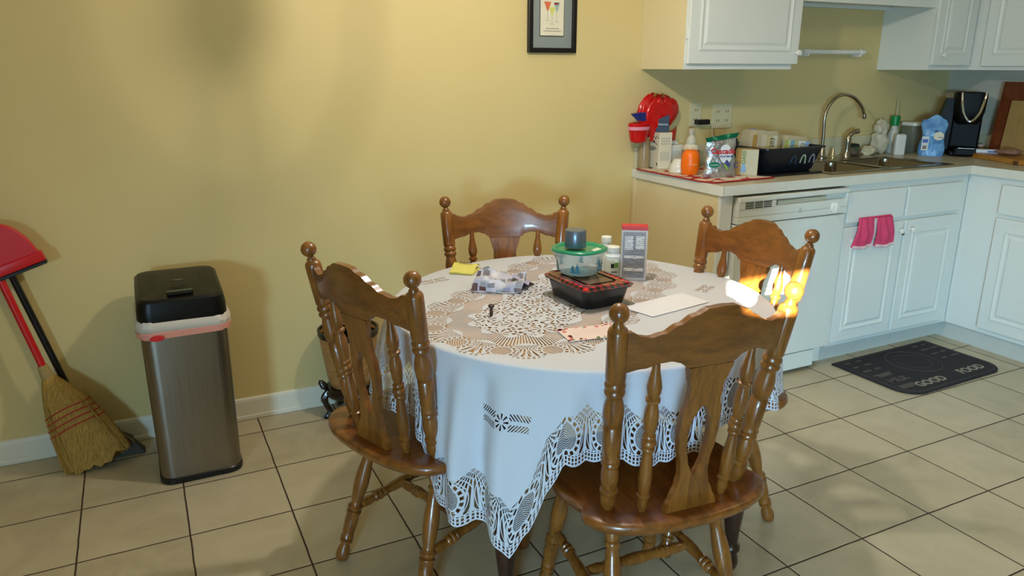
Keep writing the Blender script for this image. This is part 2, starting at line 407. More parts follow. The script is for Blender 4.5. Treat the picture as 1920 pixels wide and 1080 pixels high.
def make_chair(label):
    t = thing('dining_chair', label, 'chair', group='matching turned dining chairs around the table')
    # seat
    bm = bmesh.new(); secs = []
    for s, z in ((.80, HS-.030), (.955, HS-.029), (.99, HS-.020), (1.0, HS-.011), (.996, HS-.004), (.98, HS), (.90, HS-.001), (.7, HS-.006), (.4, HS-.009), (.12, HS-.009)):
        secs.append([(x*s, (y+.07)*s-.07, z) for x, y in SEAT])
    loft(bm, secs)
    link('seat', bm, OAKS, t, True, angle=60)
    # posts with ball finials
    for s in (-1, 1):
        a = (s*.169, -.173, HS); b_ = (s*.209, -.256, .922)
        L_ = (Vector(b_)-Vector(a)).length
        bm = lathe(bmesh.new(), POST + [(r, tt) for r, tt in [(q[0], 1+q[1]/L_) for q in ball(.0205, 0)]] + [(0, 1+.0205/L_)], a, b_, 20)
        link('post', bm, OAK, t, True, angle=50)
        a = (s*.104, -.209, HS-.002); b_ = (s*.117, -.253, .803)
        link('spindle', lathe(bmesh.new(), SPIN, a, b_, 16), OAK, t, True, angle=50)
    # crest rail
    bm = bmesh.new(); nx, nz = 80, 6; F = []; K = []
    for i in range(nx+1):
        x = -.197+.394*i/nx; zt = interp(TOPZ, abs(x)); zb = interp(BOTZ, abs(x)); rf = []; rb = []
        for j in range(nz+1):
            z = zb+(zt-zb)*j/nz; y = rake(z)+crest_bow(x)
            e = .003 if j in (0, nz) else 0
            rf.append(bm.verts.new((x, y+.0115-e, z))); rb.append(bm.verts.new((x, y-.0115+e, z)))
        F.append(rf); K.append(rb)
    for i in range(nx):
        for j in range(nz):
            bm.faces.new([F[i][j], F[i+1][j], F[i+1][j+1], F[i][j+1]]); bm.faces.new([K[i][j+1], K[i+1][j+1], K[i+1][j], K[i][j]])
        bm.faces.new([F[i][nz], F[i+1][nz], K[i+1][nz], K[i][nz]]); bm.faces.new([K[i][0], K[i+1][0], F[i+1][0], F[i][0]])
    bm.faces.new(F[0]+K[0][::-1]); bm.faces.new((F[-1]+K[-1][::-1])[::-1])
    link('crest_rail', bm, OAKX, t, True, angle=50)
    # pierced splat
    bm = bmesh.new(); n = 44; rows = []
    for i in range(n+1):
        q = i/n; z = HS-.004+(.797-HS)*q; w = interp(SPW, q)
        h = interp(SPH, q) if .24 < q < .73 else 0
        y = -.234-.036*q+.010*math.sin(PI*q)
        rows.append((z, y, w, h))
    for sgn in (-1, 1):
        gr = [[] for _ in range(4)]
        for z, y, w, h in rows:
            for g_, (xx, yy) in zip(gr, ((sgn*h, y-.008), (sgn*w, y-.008), (sgn*w, y+.008), (sgn*h, y+.008))): g_.append(bm.verts.new((xx, yy, z)))
        for i in range(n):
            for k in range(4):
                A_, B_ = gr[k], gr[(k+1) % 4]
                if k == 3 and rows[i][3] == 0 and rows[i+1][3] == 0: continue
                bm.faces.new([A_[i], B_[i], B_[i+1], A_[i+1]])
        bm.faces.new([g_[0] for g_ in gr]); bm.faces.new([g_[-1] for g_ in gr])
    link('splat', bm, OAK, t, True, angle=35)
    # legs and stretchers
    def lp(s, f, q):      # point on a leg; f front(1)/rear(-1)
        top = Vector((s*.130, -.125, .417)) if f < 0 else Vector((s*.135, .085, .417))
        foot = Vector((s*.178, -.246, 0)) if f < 0 else Vector((s*.166, .165, 0))
        return foot.lerp(top, q)
    for f in (-1, 1):
        for s in (-1, 1):
            link('leg', lathe(bmesh.new(), LEG, lp(s, f, 0), lp(s, f, 1), 18), OAK, t, True, angle=50)
    for s in (-1, 1):
        link('side_stretcher', lathe(bmesh.new(), STR, lp(s, -1, .375), lp(s, 1, .45), 16), OAK, t, True, angle=50)
    a = lp(-1, -1, .375).lerp(lp(-1, 1, .45), .5); b_ = lp(1, -1, .375).lerp(lp(1, 1, .45), .5)
    link('cross_stretcher', lathe(bmesh.new(), STR, a, b_, 16), OAK, t, True, angle=50)
    return t
chA = make_chair('turned oak dining chair left of the table, its back toward the steel trash can')
chA.location = (.982, -1.008, 0); chA.rotation_euler = (0, 0, math.radians(-69.6))
dup(chA, (1.322, -1.456, 0), math.radians(-4.8), 'nearest turned oak dining chair, sunlit ball on its back right post')
dup(chA, (1.342, -.712, 0), math.radians(158.2), 'turned oak dining chair behind the table against the plain yellow wall')
dup(chA, (1.700, -1.158, 0), math.radians(92.5), 'turned oak dining chair on the far right, in front of the dishwasher')

# ------------------------------------------------------------------ table
TC = (1.405, -1.045); ZT = .728
def table_r(th): return .540
tb = thing('dining_table', 'round wooden dining table with dark turned legs under the white lace cloth', 'table', (TC[0], TC[1], 0))
M_top = wood('golden_tabletop', (150, 104, 48), (196, 150, 86), (2, 8, 8), rough=.35)
M_tleg = wood('dark_walnut', (30, 16, 12), (62, 34, 24), (9, 9, 1.5))
lathe_top = lathe(bmesh.new(), [(0, ZT-.028), (.515, ZT-.028), (.530, ZT-.020), (.534, ZT-.010), (.530, ZT-.0045), (.522, ZT-.0035), (0, ZT-.0035)], seg=96)
link('tabletop', lathe_top, M_top, tb, True)
TA = math.radians(36.7)
bm = bmesh.new()
for k in range(4):
    a = TA+PI/4+PI/2*k
    box(bm, -.33, .33, .322, .340, ZT-.10, ZT-.030, mtx=Matrix.Rotation(TA+PI/4+PI/2*k, 4, 'Z'))
link('apron', bm, M_tleg, tb)
TLEG = [(.017, 0), (.022, .01), (.024, .03), (.019, .06), (.019, .065), (.026, .075), (.026, .09), (.018, .10), (.020, .14), (.027, .22), (.030, .30), (.029, .36), (.020, .41), (.018, .42), (.030, .435), (.030, .45), (.019, .465),
        (.022, .48), (.022, .70), (.026, .72), (.030, .74), (.030, .76)]
for an, rr_ in ((-143, .475), (-56, .488), (35, .48), (130, .50)):
    v = Vector((rr_*math.cos(math.radians(an)), rr_*math.sin(math.radians(an)), 0))
    bm = lathe(bmesh.new(), [(r, z*(ZT-.10)/.76) for r, z in TLEG], (v.x, v.y, 0), seg=20)
    box(bm, -.030, .030, -.030, .030, ZT-.13, ZT-.0285, .003, mtx=Matrix.Translation(v) @ Matrix.Rotation(math.radians(an), 4, 'Z'))
    link('leg', bm, M_tleg, tb, True, angle=45)

def cloth_material():
    m, nt, b = newmat('lace_cotton')
    def uv(name):
        n = nt.nodes.new('ShaderNodeUVMap'); n.uv_map = name
        sp = nt.nodes.new('ShaderNodeSeparateXYZ'); nt.links.new(n.outputs[0], sp.inputs[0])
        return X(nt, sp.outputs[0]), X(nt, sp.outputs[1])
    px, py = uv('flat'); hu, hv = uv('hem')
    TAU = 2*PI
    def scheme(t, v, per, vc, ex, ey, vp, vlo, g=.0115):
        """fans and pineapples: t along the edge, v in from the edge, vp where the fan ribs meet; returns hole mask"""
        a0 = ((t/per+.5).frac()-.5)*per
        a1 = ((t/per).frac()-.5)*per
        e = ((a1/ex)*(a1/ex) + ((v-vc)/ey)*((v-vc)/ey)).sqrt()
        pine = (e < .95)*((((a1+v)*(TAU/g)).sin()*((a1-v)*(TAU/g)).sin()).abs() > .25)
        ang = (v-vc).atan2(a1)
        ring = (e > 1.10)*(e < 1.38)*((ang*15.0).sin() > -.25)
        phi = a0.atan2((vp-v).mx(.002))
        ribs = (e > 1.52)*((phi*34.0).sin() > -.15)*((e*3.1).frac() > .24)*(v > vlo)
        foot = (v < vlo-.003)*(v > .005)*((t*(TAU/.0105)).sin() > -.1)*((v/.0105).frac() > .30)
        return (pine+ring+ribs+foot).mn(1.0)
    # oblong centre lace
    uu = (px-1.364)*.8018 + (py+.986)*.5976
    vv = (py+.986)*.8018 - (px-1.364)*.5976
    qx = (uu.abs()-.245).mx(0.0)
    d = (qx*qx+vv*vv).sqrt()
    ang = qx.atan2(vv.abs())
    t = uu.mn(.245).mx(-.245) + ang*uu.sign()*.235
    a = ((t/.1228+.5).frac()-.5)
    scal = (a*TAU).cos()*.014+.276
    zig = (a*TAU*1.0).cos()*.012
    cv = nt.nodes.new('ShaderNodeCombineXYZ'); nt.links.new(uu.v, cv.inputs[0]); nt.links.new(vv.v, cv.inputs[1])
    vo = nt.nodes.new('ShaderNodeTexVoronoi'); vo.feature = 'DISTANCE_TO_EDGE'; vo.inputs['Scale'].default_value = 75; vo.inputs['Randomness'].default_value = .75
    nt.links.new(cv.outputs[0], vo.inputs['Vector'])
    fu = ((uu/.082).frac()-.5)*.082; fv = ((vv/.082+.5).frac()-.5)*.082
    fr = (fu*fu+fv*fv).sqrt(); fa = fv.atan2(fu)
    star = (fr < .027)*(fr > .007)
    starholes = star*((fa*8.0).cos() > .45)
    net = (X(nt, vo.outputs['Distance']) > .16)*(1.0-(fr < .029))
    zc = (d < .128)
    bars = ((t*(TAU/.0102)).sin() > .05)*(((d+zig-.165).abs()) < .030)
    L1 = zc*((net+starholes).mn(1.0)) + bars + scheme(t, .290-d, .1228, .052, .026, .028, .104, .020, .0165)*(d < scal)*(d > .198)
    # hem lace
    ha = ((hu/.125+.5).frac()-.5)
    hs = .142-ha.abs()*.052
    L2 = scheme(hu, hv, .125, .072, .031, .034, .150, .030)*(hv < hs)*(hv > .004)
    # embroidered sprays on the plain field
    def spray(x0, y0, rot, L=.075):
        cx = (px-x0); cy = (py-y0); c_, s_ = math.cos(rot), math.sin(rot)
        a_ = cx*c_+cy*s_; b_ = cy*c_-cx*s_
        r = (a_*a_+b_*b_).sqrt(); ph = b_.atan2(a_)
        fl = (r > .006)*(r < .019)*((ph*8.0).cos() > .35)
        bb = (b_.abs()-.012)
        leaf = (((a_.abs()-(L*.62)).abs()) < L*.36)*((bb.abs()) < .0075)*((((a_.abs()+bb*1.0)*(TAU/.0085)).sin()) > .15)
        return (fl+leaf).mn(1.0)
    L3 = spray(TC[0]-.500, TC[1]-.440, math.radians(-50)) + spray(1.80, -1.12, .5, .04) + spray(1.50, -1.42, .9, .035) + spray(1.09, -.68, .2, .05)
    plain = (hv > .145)*(d > .30)
    L3 = L3*plain
    L2 = L2*(d > .30)
    hole = (L1*(hv > .15)+L2+L3).mn(1.0)
    tr = nt.nodes.new('ShaderNodeBsdfTransparent')
    b.inputs['Base Color'].default_value = lin((218, 222, 230))+(1,)
    b.inputs['Roughness'].default_value = .85; b.inputs['Specular IOR Level'].default_value = .15
    b.inputs['Sheen Weight'].default_value = .15
    tl = nt.nodes.new('ShaderNodeBsdfTranslucent'); tl.inputs[0].default_value = lin((218, 222, 230))+(1,)
    ms = nt.nodes.new('ShaderNodeMixShader'); ms.inputs[0].default_value = .16
    nt.links.new(b.outputs[0], ms.inputs[1]); nt.links.new(tl.outputs[0], ms.inputs[2])
    m2 = nt.nodes.new('ShaderNodeMixShader'); nt.links.new(hole.v, m2.inputs[0])
    nt.links.new(ms.outputs[0], m2.inputs[1]); nt.links.new(tr.outputs[0], m2.inputs[2])
    nt.links.new(m2.outputs[0], nt.nodes['Material Output'].inputs[0])
    weave = noise(nt, coords(nt, 'Object', (1, 1, 1)), 500, 1)
    bump(nt, b, weave, .08, .001)
    return m
HEM = [(-180, .50), (-171, .51), (-165, .46), (-160, .335), (-155, .312), (-148, .315), (-141, .325), (-136, .272), (-132, .34), (-128, .44), (-124.5, .512), (-112, .508), (-102, .497), (-92, .508), (-80, .55), (-60, .545),
       (-30, .50), (0, .42), (30, .30), (45, .31), (70, .46), (120, .52), (150, .515), (180, .50)]
# how far the cloth stands off the table edge low down (chair backs press it in)
OFF = [(-180, .045), (-172, .01), (-165, .0), (-158, .022), (-148, .035), (-138, .060), (-131, .040), (-125, .0), (-110, -.004), (-80, -.004), (-60, .02), (-20, .02), (20, .06), (60, .03), (120, .01), (150, .05), (165, .07), (180, .045)]
def lerp_tab(tab, x):
    for (x0, y0), (x1, y1) in zip(tab, tab[1:]):
        if x <= x1: return y0+(y1-y0)*(x-x0)/(x1-x0)
    return tab[-1][1]
def cloth():
    bm = bmesh.new(); NT = 540; NR = 10; NE = 4; ND = 26
    uf = bm.loops.layers.uv.new('flat'); uh = bm.loops.layers.uv.new('hem')
    R = .536; cols = []
    for i in range(NT):
        th = -PI+2*PI*i/NT; dg = math.degrees(th)
        hz = lerp_tab(HEM, dg)
        scal = .009*abs(math.sin(th*.78*PI/.0625))
        Lz = ZT-hz+scal; off = lerp_tab(OFF, dg)
        col = []
        for k in range(1, NR+1):
            r = R*k/NR; col.append((r, ZT, r, 0.))
        er = .010
        for k in range(1, NE+1):
            a = PI/2*k/NE; col.append((R+er*math.sin(a), ZT-er+er*math.cos(a), R+er*a, er*a))
        for k in range(1, ND+1):
            s = (Lz-er)*k/ND; q = min(1, s/.30)
            amp = .009+.012*q if Lz < .3 else .010+.020*q
            fold = (math.sin(th*23+1.0*math.sin(th*5))*.7+math.sin(th*41+2.)*.25+math.sin(th*11+.6)*.4)*amp
            g = min(1, s/.055); g = g*g*(3-2*g)
            r = R+er+g*fold+off*min(1, s/.22)+.004*g
            col.append((r, ZT-er-s, R+er*PI/2+s, er*PI/2+s))
        Ltot = Lz-er+er*PI/2
        cols.append((th, Ltot, col))
    vc = bm.verts.new((TC[0], TC[1], ZT))
    V = [[bm.verts.new((TC[0]+r*math.cos(th), TC[1]+r*math.sin(th), z)) for r, z, fr, s in col] for th, Lt, col in cols]
    def setuv(f, info):
        for lp_, (th, Lt, fr, s) in zip(f.loops, info):
            lp_[uf].uv = (TC[0]+fr*math.cos(th), TC[1]+fr*math.sin(th)); lp_[uh].uv = (th*.78, Lt-s if s > 0 else Lt+R-fr)
    for i in range(NT):
        j = (i+1) % NT; thi, Li, ci = cols[i]; thj, Lj, cj = cols[j]
        if j == 0: thj += 2*PI
        f = bm.faces.new([vc, V[i][0], V[j][0]]); setuv(f, [(thi, Li, 0, 0), (thi, Li, ci[0][2], 0), (thj, Lj, cj[0][2], 0)])
        for k in range(len(ci)-1):
            f = bm.faces.new([V[i][k], V[i][k+1], V[j][k+1], V[j][k]])
            setuv(f, [(thi, Li, ci[k][2], ci[k][3]), (thi, Li, ci[k+1][2], ci[k+1][3]), (thj, Lj, cj[k+1][2], cj[k+1][3]), (thj, Lj, cj[k][2], cj[k][3])])
    me = bpy.data.meshes.new('tablecloth'); bm.to_mesh(me); bm.free(); me.materials.append(cloth_material())
    me.polygons.foreach_set('use_smooth', [True]*len(me.polygons))
    o = bpy.data.objects.new('tablecloth', me); C.objects.link(o)
    tag(o, 'white cotton tablecloth with crocheted lace centre and hem draped over the round table', 'tablecloth')
cloth()

# ------------------------------------------------------------------ kitchen cabinets
YB = -.466; XF = 4.015; ZK = .872
M_gapline = mat('shadow_seam_wood', (120, 118, 104), .7)
M_knobd = mat('antique_brass', (92, 74, 50), .35, metal=.8)
M_knobw = mat('white_porcelain', (236, 234, 224), .2)
def panel_door(w, h, name, parent, loc, rz=0, m=None, arch=False, raised=True, th=.018):
    """raised panel door: local x across, z up, face toward -y; origin at its lower left front corner"""
    m = m or M_cab
    bm = B(0, w, 0, th, 0, h, .004)
    if raised:
        f = .062; 
        # moulded groove frame and raised field as stepped loops
        def loop(i, y): return [(f+i, y, f+i), (w-f-i, y, f+i), (w-f-i, y, h-f-i), (f+i, y, h-f-i)]
        loft(bm, [loop(-.006, .002), loop(-.006, -.0035), loop(.0, -.005), loop(.008, -.001), loop(.016, .0005), loop(.026, -.004), loop(.030, -.005), loop(.034, -.005)], cap=False)
        vs_ = [bm.verts.new(p) for p in loop(.034, -.005)]; bm.faces.new(vs_)
    return link(name, bm, m, parent, loc=loc, rot=(0, 0, rz))
def knob(parent, loc, rz=0, m=None):
    bm = lathe(bmesh.new(), [(.004, 0), (.004, .010), (.011, .014), (.0135, .020), (.011, .026), (0, .028)], (0, 0, 0), (0, -1, 0), 16)
    bm2 = bmesh.new(); lathe(bm2, [(.004, 0), (.004, .010), (.011, .014), (.0135, .020), (.011, .026), (0, .028)], seg=16)
    bmesh.ops.transform(bm2, matrix=Matrix.Rotation(PI/2, 4, 'X'), verts=bm2.verts); bm.free()
    return link('knob', bm2, m or M_knobw, parent, True, loc=loc, rot=(0, 0, rz))

# end panel beside the dishwasher
e = thing('cabinet_end_panel', 'cream painted end panel of the base cabinets, facing the dining table', 'cabinet panel', (2.42, YB, 0))
link('side_panel', B(0, .018, .002, .607, 0, ZK-.001), M_cream, e)
link('front_stile', B(-.001, .062, -.006, .012, 0, ZK-.001, .002), M_cab, e)
link('wall_strip', B(-.010, .0, .585, .607, 0, ZK-.001, .002), M_cream, e)

# dishwasher
d = thing('dishwasher', 'white built-in dishwasher with a round dial and a slotted vent', 'dishwasher', (2.487, YB, 0))
M_dw = mat('appliance_white', (222, 224, 214), .28, var=.02)
link('body', B(.012, .640, .02, .58, .02, ZK-.02), M_dw, d)
link('door_panel', B(.006, .646, -.026, .018, .108, .742, .006), M_dw, d)
bm = B(.006, .646, -.030, .018, .746, .776, .004)
box(bm, .006, .646, -.030, .018, .776, .812, .003); box(bm, .006, .646, -.036, .018, .838, .860, .005); box(bm, .006, .21, -.033, .018, .808, .842, .003)
box(bm, .632, .646, -.034, .018, .80, .85, .003); box(bm, .21, .632, -.004, .018, .808, .842)
pc = link('control_panel', bm, M_dw, d)
bm = bmesh.new()
for r_ in range(4):
    for c_ in range(3): box(bm, .040+c_*.050, .084+c_*.050, -.0345, -.032, .812+r_*.0072, .8155+r_*.0072)
link('vent_slot', bm, M_blackgap, pc)
link('latch_handle', B(.235, .52, -.022, -.008, .812, .832, .004), mat('latch_beige', (196, 194, 170), .4), pc)
bm = lathe(bmesh.new(), [(.026, 0), (.026, .006), (.023, .009), (0, .009)], seg=28); box(bm, -.004, .004, -.021, .021, .006, .015, .002)
bmesh.ops.transform(bm, matrix=RM((.565, -.030, .776), rx=PI/2), verts=bm.verts)
link('dial', bm, M_knobw, d, True)
bm = lathe(bmesh.new(), [(.010, 0), (.009, .002), (0, .002)], seg=20)
for k in (-1, 0, 1): box(bm, -.025+k*.02, -.018+k*.02, .014, .016, 0, .001)
bmesh.ops.transform(bm, matrix=RM((.36, -.030, .778), rx=PI/2), verts=bm.verts)
link('round_emblem', bm, mat('pale_grey_print', (190, 190, 178), .4), d)
bm = B(.012, .560, -.018, .01, .022, .102, .003)
link('kick_plate', bm, M_dw, d)

# sink base cabinet
c = thing('base_cabinet', 'white base cabinet under the sink, two false drawers above two doors', 'cabinet', (3.135, YB, 0))
link('body', B(.002, .878, 0, .020, .09, ZK-.001), M_cab, c)
link('side', B(.002, .018, .02, .60, .09, ZK-.001), M_cab, c)
link('toe_kick', B(.002, .90, .050, .062, 0, .09), mat('grey_white_kick', (196, 198, 190), .5), c)
for x0, x1 in ((.022, .405), (.420, .822)):
    link('drawer_front', B(x0, x1, -.018, 0, .690, .834, .005), M_cab, c)
for i, (x0, x1, kx) in enumerate(((.012, .416, .372), (.430, .822, .035))):
    dr = panel_door(x1-x0, .560, 'door', c, (x0, -.018, .112))
    knob(dr, (kx, 0, .515))
    hb = link('hinge', B(x1-x0-.002 if i == 0 else -.010, x1-x0+.008 if i == 0 else .0, -.002, .010, .488, .512, .002), M_knobd, dr)

# right-hand base cabinet on the right wall
c = thing('base_cabinet', 'white base cabinet on the right wall with one drawer over a panelled door', 'cabinet', (XF, YB, 0))
link('body', B(0, .02, -1.30, .0, .09, ZK-.001), M_cab, c)
link('toe_kick', B(.020, .032, -1.30, .05, 0, .09), mat('grey_white_kick', (196, 198, 190), .5), c)
for k in range(2):
    y0 = -.178-k*.56
    bm = B(-.018, 0, y0-.52, y0, .695, .838, .005)
    link('drawer_front', bm, M_cab, c)
    dr = panel_door(.52, .562, 'door', c, (-.018, y0, .115), rz=-PI/2)
    knob(dr, (.48, 0, .515))

# countertop, one piece around the corner, with a hole for the sink
M_ct = mat('laminate_counter', (196, 186, 158), .35, var=.10, scale=45)
ct = thing('countertop', 'cream speckled laminate countertop running around the kitchen corner', 'countertop', (2.41, YB, ZK))
X0, X1, Y0 = 0., 3.985-2.41, -.025
SX0, SX1, SY0, SY1 = 3.10-2.41, 3.925-2.41, .045, .50
TH = .0385; bm = bmesh.new()
box(bm, X0, SX0, Y0, .609, 0, TH, .0); box(bm, SX0, SX1, Y0, SY0, 0, TH); box(bm, SX0, SX1, SY1, .609, 0, TH)
box(bm, SX1, 4.624-2.41, Y0, .609, 0, TH); box(bm, X1, 4.624-2.41, -1.30, Y0, 0, TH)
link('slab', bm, M_ct, ct)
M_edge = mat('counter_edge_white', (222, 219, 205), .35, var=.04, scale=30)
bm = B(X0-.002, X1, Y0-.003, Y0, -.001, TH+.001); box(bm, X0-.003, X0, Y0-.003, .609, -.001, TH+.001); box(bm, X1-.003, X1, -1.30, Y0-.003, -.001, TH+.001)
link('edge_band', bm, M_edge, ct)
bm = B(X0+.0, 4.604-2.41, .590, .609, TH, TH+.100, .003); box(bm, 4.604-2.41, 4.624-2.41, -1.30, .609, TH, TH+.100, .003)
link('backsplash', bm, mat('backsplash_laminate', (206, 196, 160), .4, var=.05, scale=30), ct)
ZT2 = ZK+TH     # counter surface .9105

# sink
sk = thing('kitchen_sink', 'double bowl stainless steel sink set into the counter', 'sink', (3.5125, -.194, ZT2))
M_ss = mat('brushed_steel_sink', (150, 140, 120), .28, metal=1., var=.12, scale=60)
w, h = .85, .475; bm = bmesh.new()
def bowl(bm, x0, x1, y0, y1, dep, z=.003):
    cx, cy = (x0+x1)/2, (y0+y1)/2
    secs = []
    for k, (ins, zz) in enumerate(((0, z), (.006, z-.008), (.012, -dep+.03), (.03, -dep+.004), (.08, -dep))):
        secs.append([(cx+px_, cy+py_, zz) for px_, py_ in rrect(x1-x0-2*ins, y1-y0-2*ins, max(.02, .05-ins*.2))])
    loft(bm, secs, cap=False); vs_ = [bm.verts.new(p) for p in secs[-1]]; bm.faces.new(vs_)
    return [p for p in secs[0]]
bowl(bm, -.385, -.015, -.195, .135, .17); bowl(bm, .015, .385, -.195, .135, .17)
link('bowls', bm, M_ss, sk, True)
bm = bmesh.new(); zr = .0045
box(bm, -w/2, w/2, -h/2, -.190, 0.0, zr, .002); box(bm, -w/2, w/2, .130, h/2, 0.0, zr, .002)
box(bm, -w/2, -.380, -.19, .13, 0.0, zr, .001); box(bm, .380, w/2, -.19, .13, 0.0, zr, .001); box(bm, -.02, .02, -.19, .13, 0.0, zr, .001)
link('rim', bm, M_ss, sk)

# faucet
M_ni = mat('brushed_nickel', (168, 158, 140), .25, metal=1., var=.05)
f = thing('kitchen_faucet', 'tall brushed nickel gooseneck spout standing behind the sink', 'faucet', (3.535, .035, ZT2+.0045))
pts = smoothpts([(0, 0, 0), (-.006, 0, .13), (-.010, 0, .215), (.015, -.002, .275), (.06, -.004, .312), (.115, -.006, .322), (.175, -.008, .308), (.232, -.010, .268), (.262, -.012, .225), (.270, -.012, .200)], 7)
link('spout', tube(bmesh.new(), pts, .0085, 14), M_ni, f, True)
link('base_flange', lathe(bmesh.new(), [(.026, 0), (.026, .006), (.018, .014), (.014, .045), (.010, .055)], seg=20), M_ni, f, True)
link('nozzle', lathe(bmesh.new(), [(.010, 0), (.0115, .4), (.0095, 1)], (.2705, -.012, .196), (.266, -.012, .222), 14), M_ni, f, True)
f = thing('side_sprayer', 'brushed nickel lever handle mixer with an angled head beside the spout', 'faucet handle', (3.700, .02, ZT2+.0045))
link('body', lathe(bmesh.new(), [(.022, 0), (.022, .005), (.015, .018), (.0135, .04), (.017, .075), (.0175, .09), (.015, .105), (.010, .115)], seg=18), M_ni, f, True)
link('lever', tube(bmesh.new(), smoothpts([(0, 0, .095), (.012, -.002, .118), (.035, -.004, .130), (.062, -.006, .134)], 5), [.012]*6+[.0125]*5+[.014]*5, 12), M_ni, f, True)
tag(link('soap_pump_cap', lathe(bmesh.new(), [(.018, 0), (.018, .004), (.012, .01), (.009, .03), (.005, .048), (0, .05)], (3.610, .03, ZT2+.0045), seg=14), mat('pale_brass', (214, 196, 150), .25, metal=.8), smooth=True),
    'small pale cone cap standing on the sink rim behind the dish rack', 'cap')

# upper cabinets
def upper(name, label, x0, x1, z0, doors, yf=-.162, z1=2.14):
    u = thing(name, label, 'cabinet', (x0, yf, z0))
    link('body', B(0, x1-x0, 0, .3045, 0, z1-z0), M_cab, u)
    if x0 < 3: link('side_panel', B(-.0015, 0, .0, .3045, 0, z1-z0), M_cream, u)
    for dx0, dx1, kx in doors:
        dr = panel_door(dx1-dx0, z1-z0-.045, 'door', u, (dx0-x0, -.018, .022))
        if kx is not None: knob(dr, (kx, 0, .050))
        link('hinge', B((dx1-dx0-.001) if kx < .1 else -.007, (dx1-dx0+.006) if kx < .1 else .001, .004, .014, .10, .15, .002), M_knobw, dr)
    return u
upper('wall_cabinet', 'white wall cabinet on the left with a cream lit side, above the counter clutter', 2.430, 3.048, 1.365, [(2.437, 3.068, .614)])
u = upper('wall_cabinet', 'narrow white corner wall cabinet above the coffee maker, round knob at lower left', 4.000, 4.322, 1.362, [(4.002, 4.305, .060)])
u = thing('wall_cabinet', 'short white wall cabinet bridging the gap over the sink', 'cabinet', (3.048, -.150, 1.665))
link('body', B(.001, .951, 0, .2925, .028, .475), M_cab, u)
link('valance', B(.001, .951, -.006, .014, -.002, .475), M_cab, u)
link('lower_rail', B(.001, .951, .255, .2925, .0, .03), M_cab, u)
for k in range(2): panel_door(.455, .38, 'door', u, (.015+k*.468, -.022, .045))
u = thing('wall_cabinet', 'white wall cabinet on the right wall, partly out of frame', 'cabinet', (4.322, -.162, 1.362))
link('body', B(.001, .302, -1.2, 0, 0, .778), M_cab, u)
for k in range(2):
    y0 = -.075-k*.55
    dr = panel_door(.52, .735, 'door', u, (-.018, y0, .018), rz=-PI/2)
    knob(dr, (.47, 0, .05))
# white rod under the bridge
r_ = thing('curtain_rod', 'thin white rod mounted on the wall between the wall cabinets', 'rod', (3.40, YW, 1.450))
link('rod', lathe(bmesh.new(), [(.0125, 0), (.0125, .90), (.0165, .91), (.0165, .95), (.008, 1)], (-.01, -.045, 0), (.440, -.045, 0), 14), M_knobw, r_, True)
for xx in (.02, .40):
    bm = B(xx-.004, xx+.004, -.055, -.0005, -.022, .014, .001)
    link('bracket', bm, M_knobw, r_)

# outlets
M_pl = mat('outlet_ivory', (214, 204, 164), .4)
o = thing('wall_outlet', 'ivory duplex outlet with a black charger plugged in', 'outlet', (2.763, YW, 1.152))
link('cover_plate', B(-.035, .035, -.006, -.0005, -.058, .058, .002), M_pl, o)
bm = bmesh.new()
for dz in (-.022, .022):
    for dx in (-.007, .007): box(bm, dx-.0012, dx+.0012, -.0068, -.0055, dz-.006, dz+.006)
link('socket_slot', bm, M_blackgap, o)
o = thing('wall_outlet', 'wider ivory two-gang outlet plate to the right of the charger', 'outlet', (2.93, YW, 1.142))
link('cover_plate', B(-.062, .062, -.006, -.0005, -.060, .060, .002), M_pl, o)
bm = bmesh.new()
for cx in (-.028, .028):
    for dz in (-.022, .022):
        for dx in (-.007, .007): box(bm, cx+dx-.0012, cx+dx+.0012, -.0068, -.0055, dz-.006, dz+.006)
link('socket_slot', bm, M_blackgap, o)
o = thing('phone_charger', 'black plug-in charger with a thin pale cord on the left outlet', 'charger', (2.785, YW-.006, 1.118))
link('plug_body', B(-.030, .040, -.038, 0, -.012, .012, .004), M_dark, o)
link('cord', tube(bmesh.new(), smoothpts([(.038, -.030, 0), (.056, -.032, -.02), (.060, -.034, -.06), (.08, -.05, -.09), (.13, -.08, -.10), (.17, -.10, -.15), (.20, -.115, -.200)], 6), .0022, 6), mat('pale_cord', (210, 205, 190), .5), o, True)

# ------------------------------------------------------------------ picture
p = thing('framed_picture', 'framed cocktail glass print in a black frame with grey mat', 'picture', (1.954, YW, 1.432), 0)
M_fr = mat('black_frame', (22, 19, 20), .35)
bm = bmesh.new(); W2, H2, fw = .116, .33, .020
box(bm, -W2, W2, -.022, -.0005, 0, fw, .002); box(bm, -W2, W2, -.022, -.0005, H2-fw, H2, .002)
box(bm, -W2, -W2+fw, -.022, -.0005, fw, H2-fw, .002); box(bm, W2-fw, W2, -.022, -.0005, fw, H2-fw, .002)
link('frame', bm, M_fr, p)
link('mat_board', B(-W2+fw, W2-fw, -.010, -.001, fw, H2-fw), mat('grey_mat', (132, 140, 136), .7), p)
pr = link('print', B(-.058, .055, -.012, -.010, .070, .258), mat('cream_print', (222, 215, 190), .7), p)
link('inner_edge', B(-.061, .058, -.0108, -.0102, .066, .261), mat('dark_edge', (60, 60, 52), .7), p)
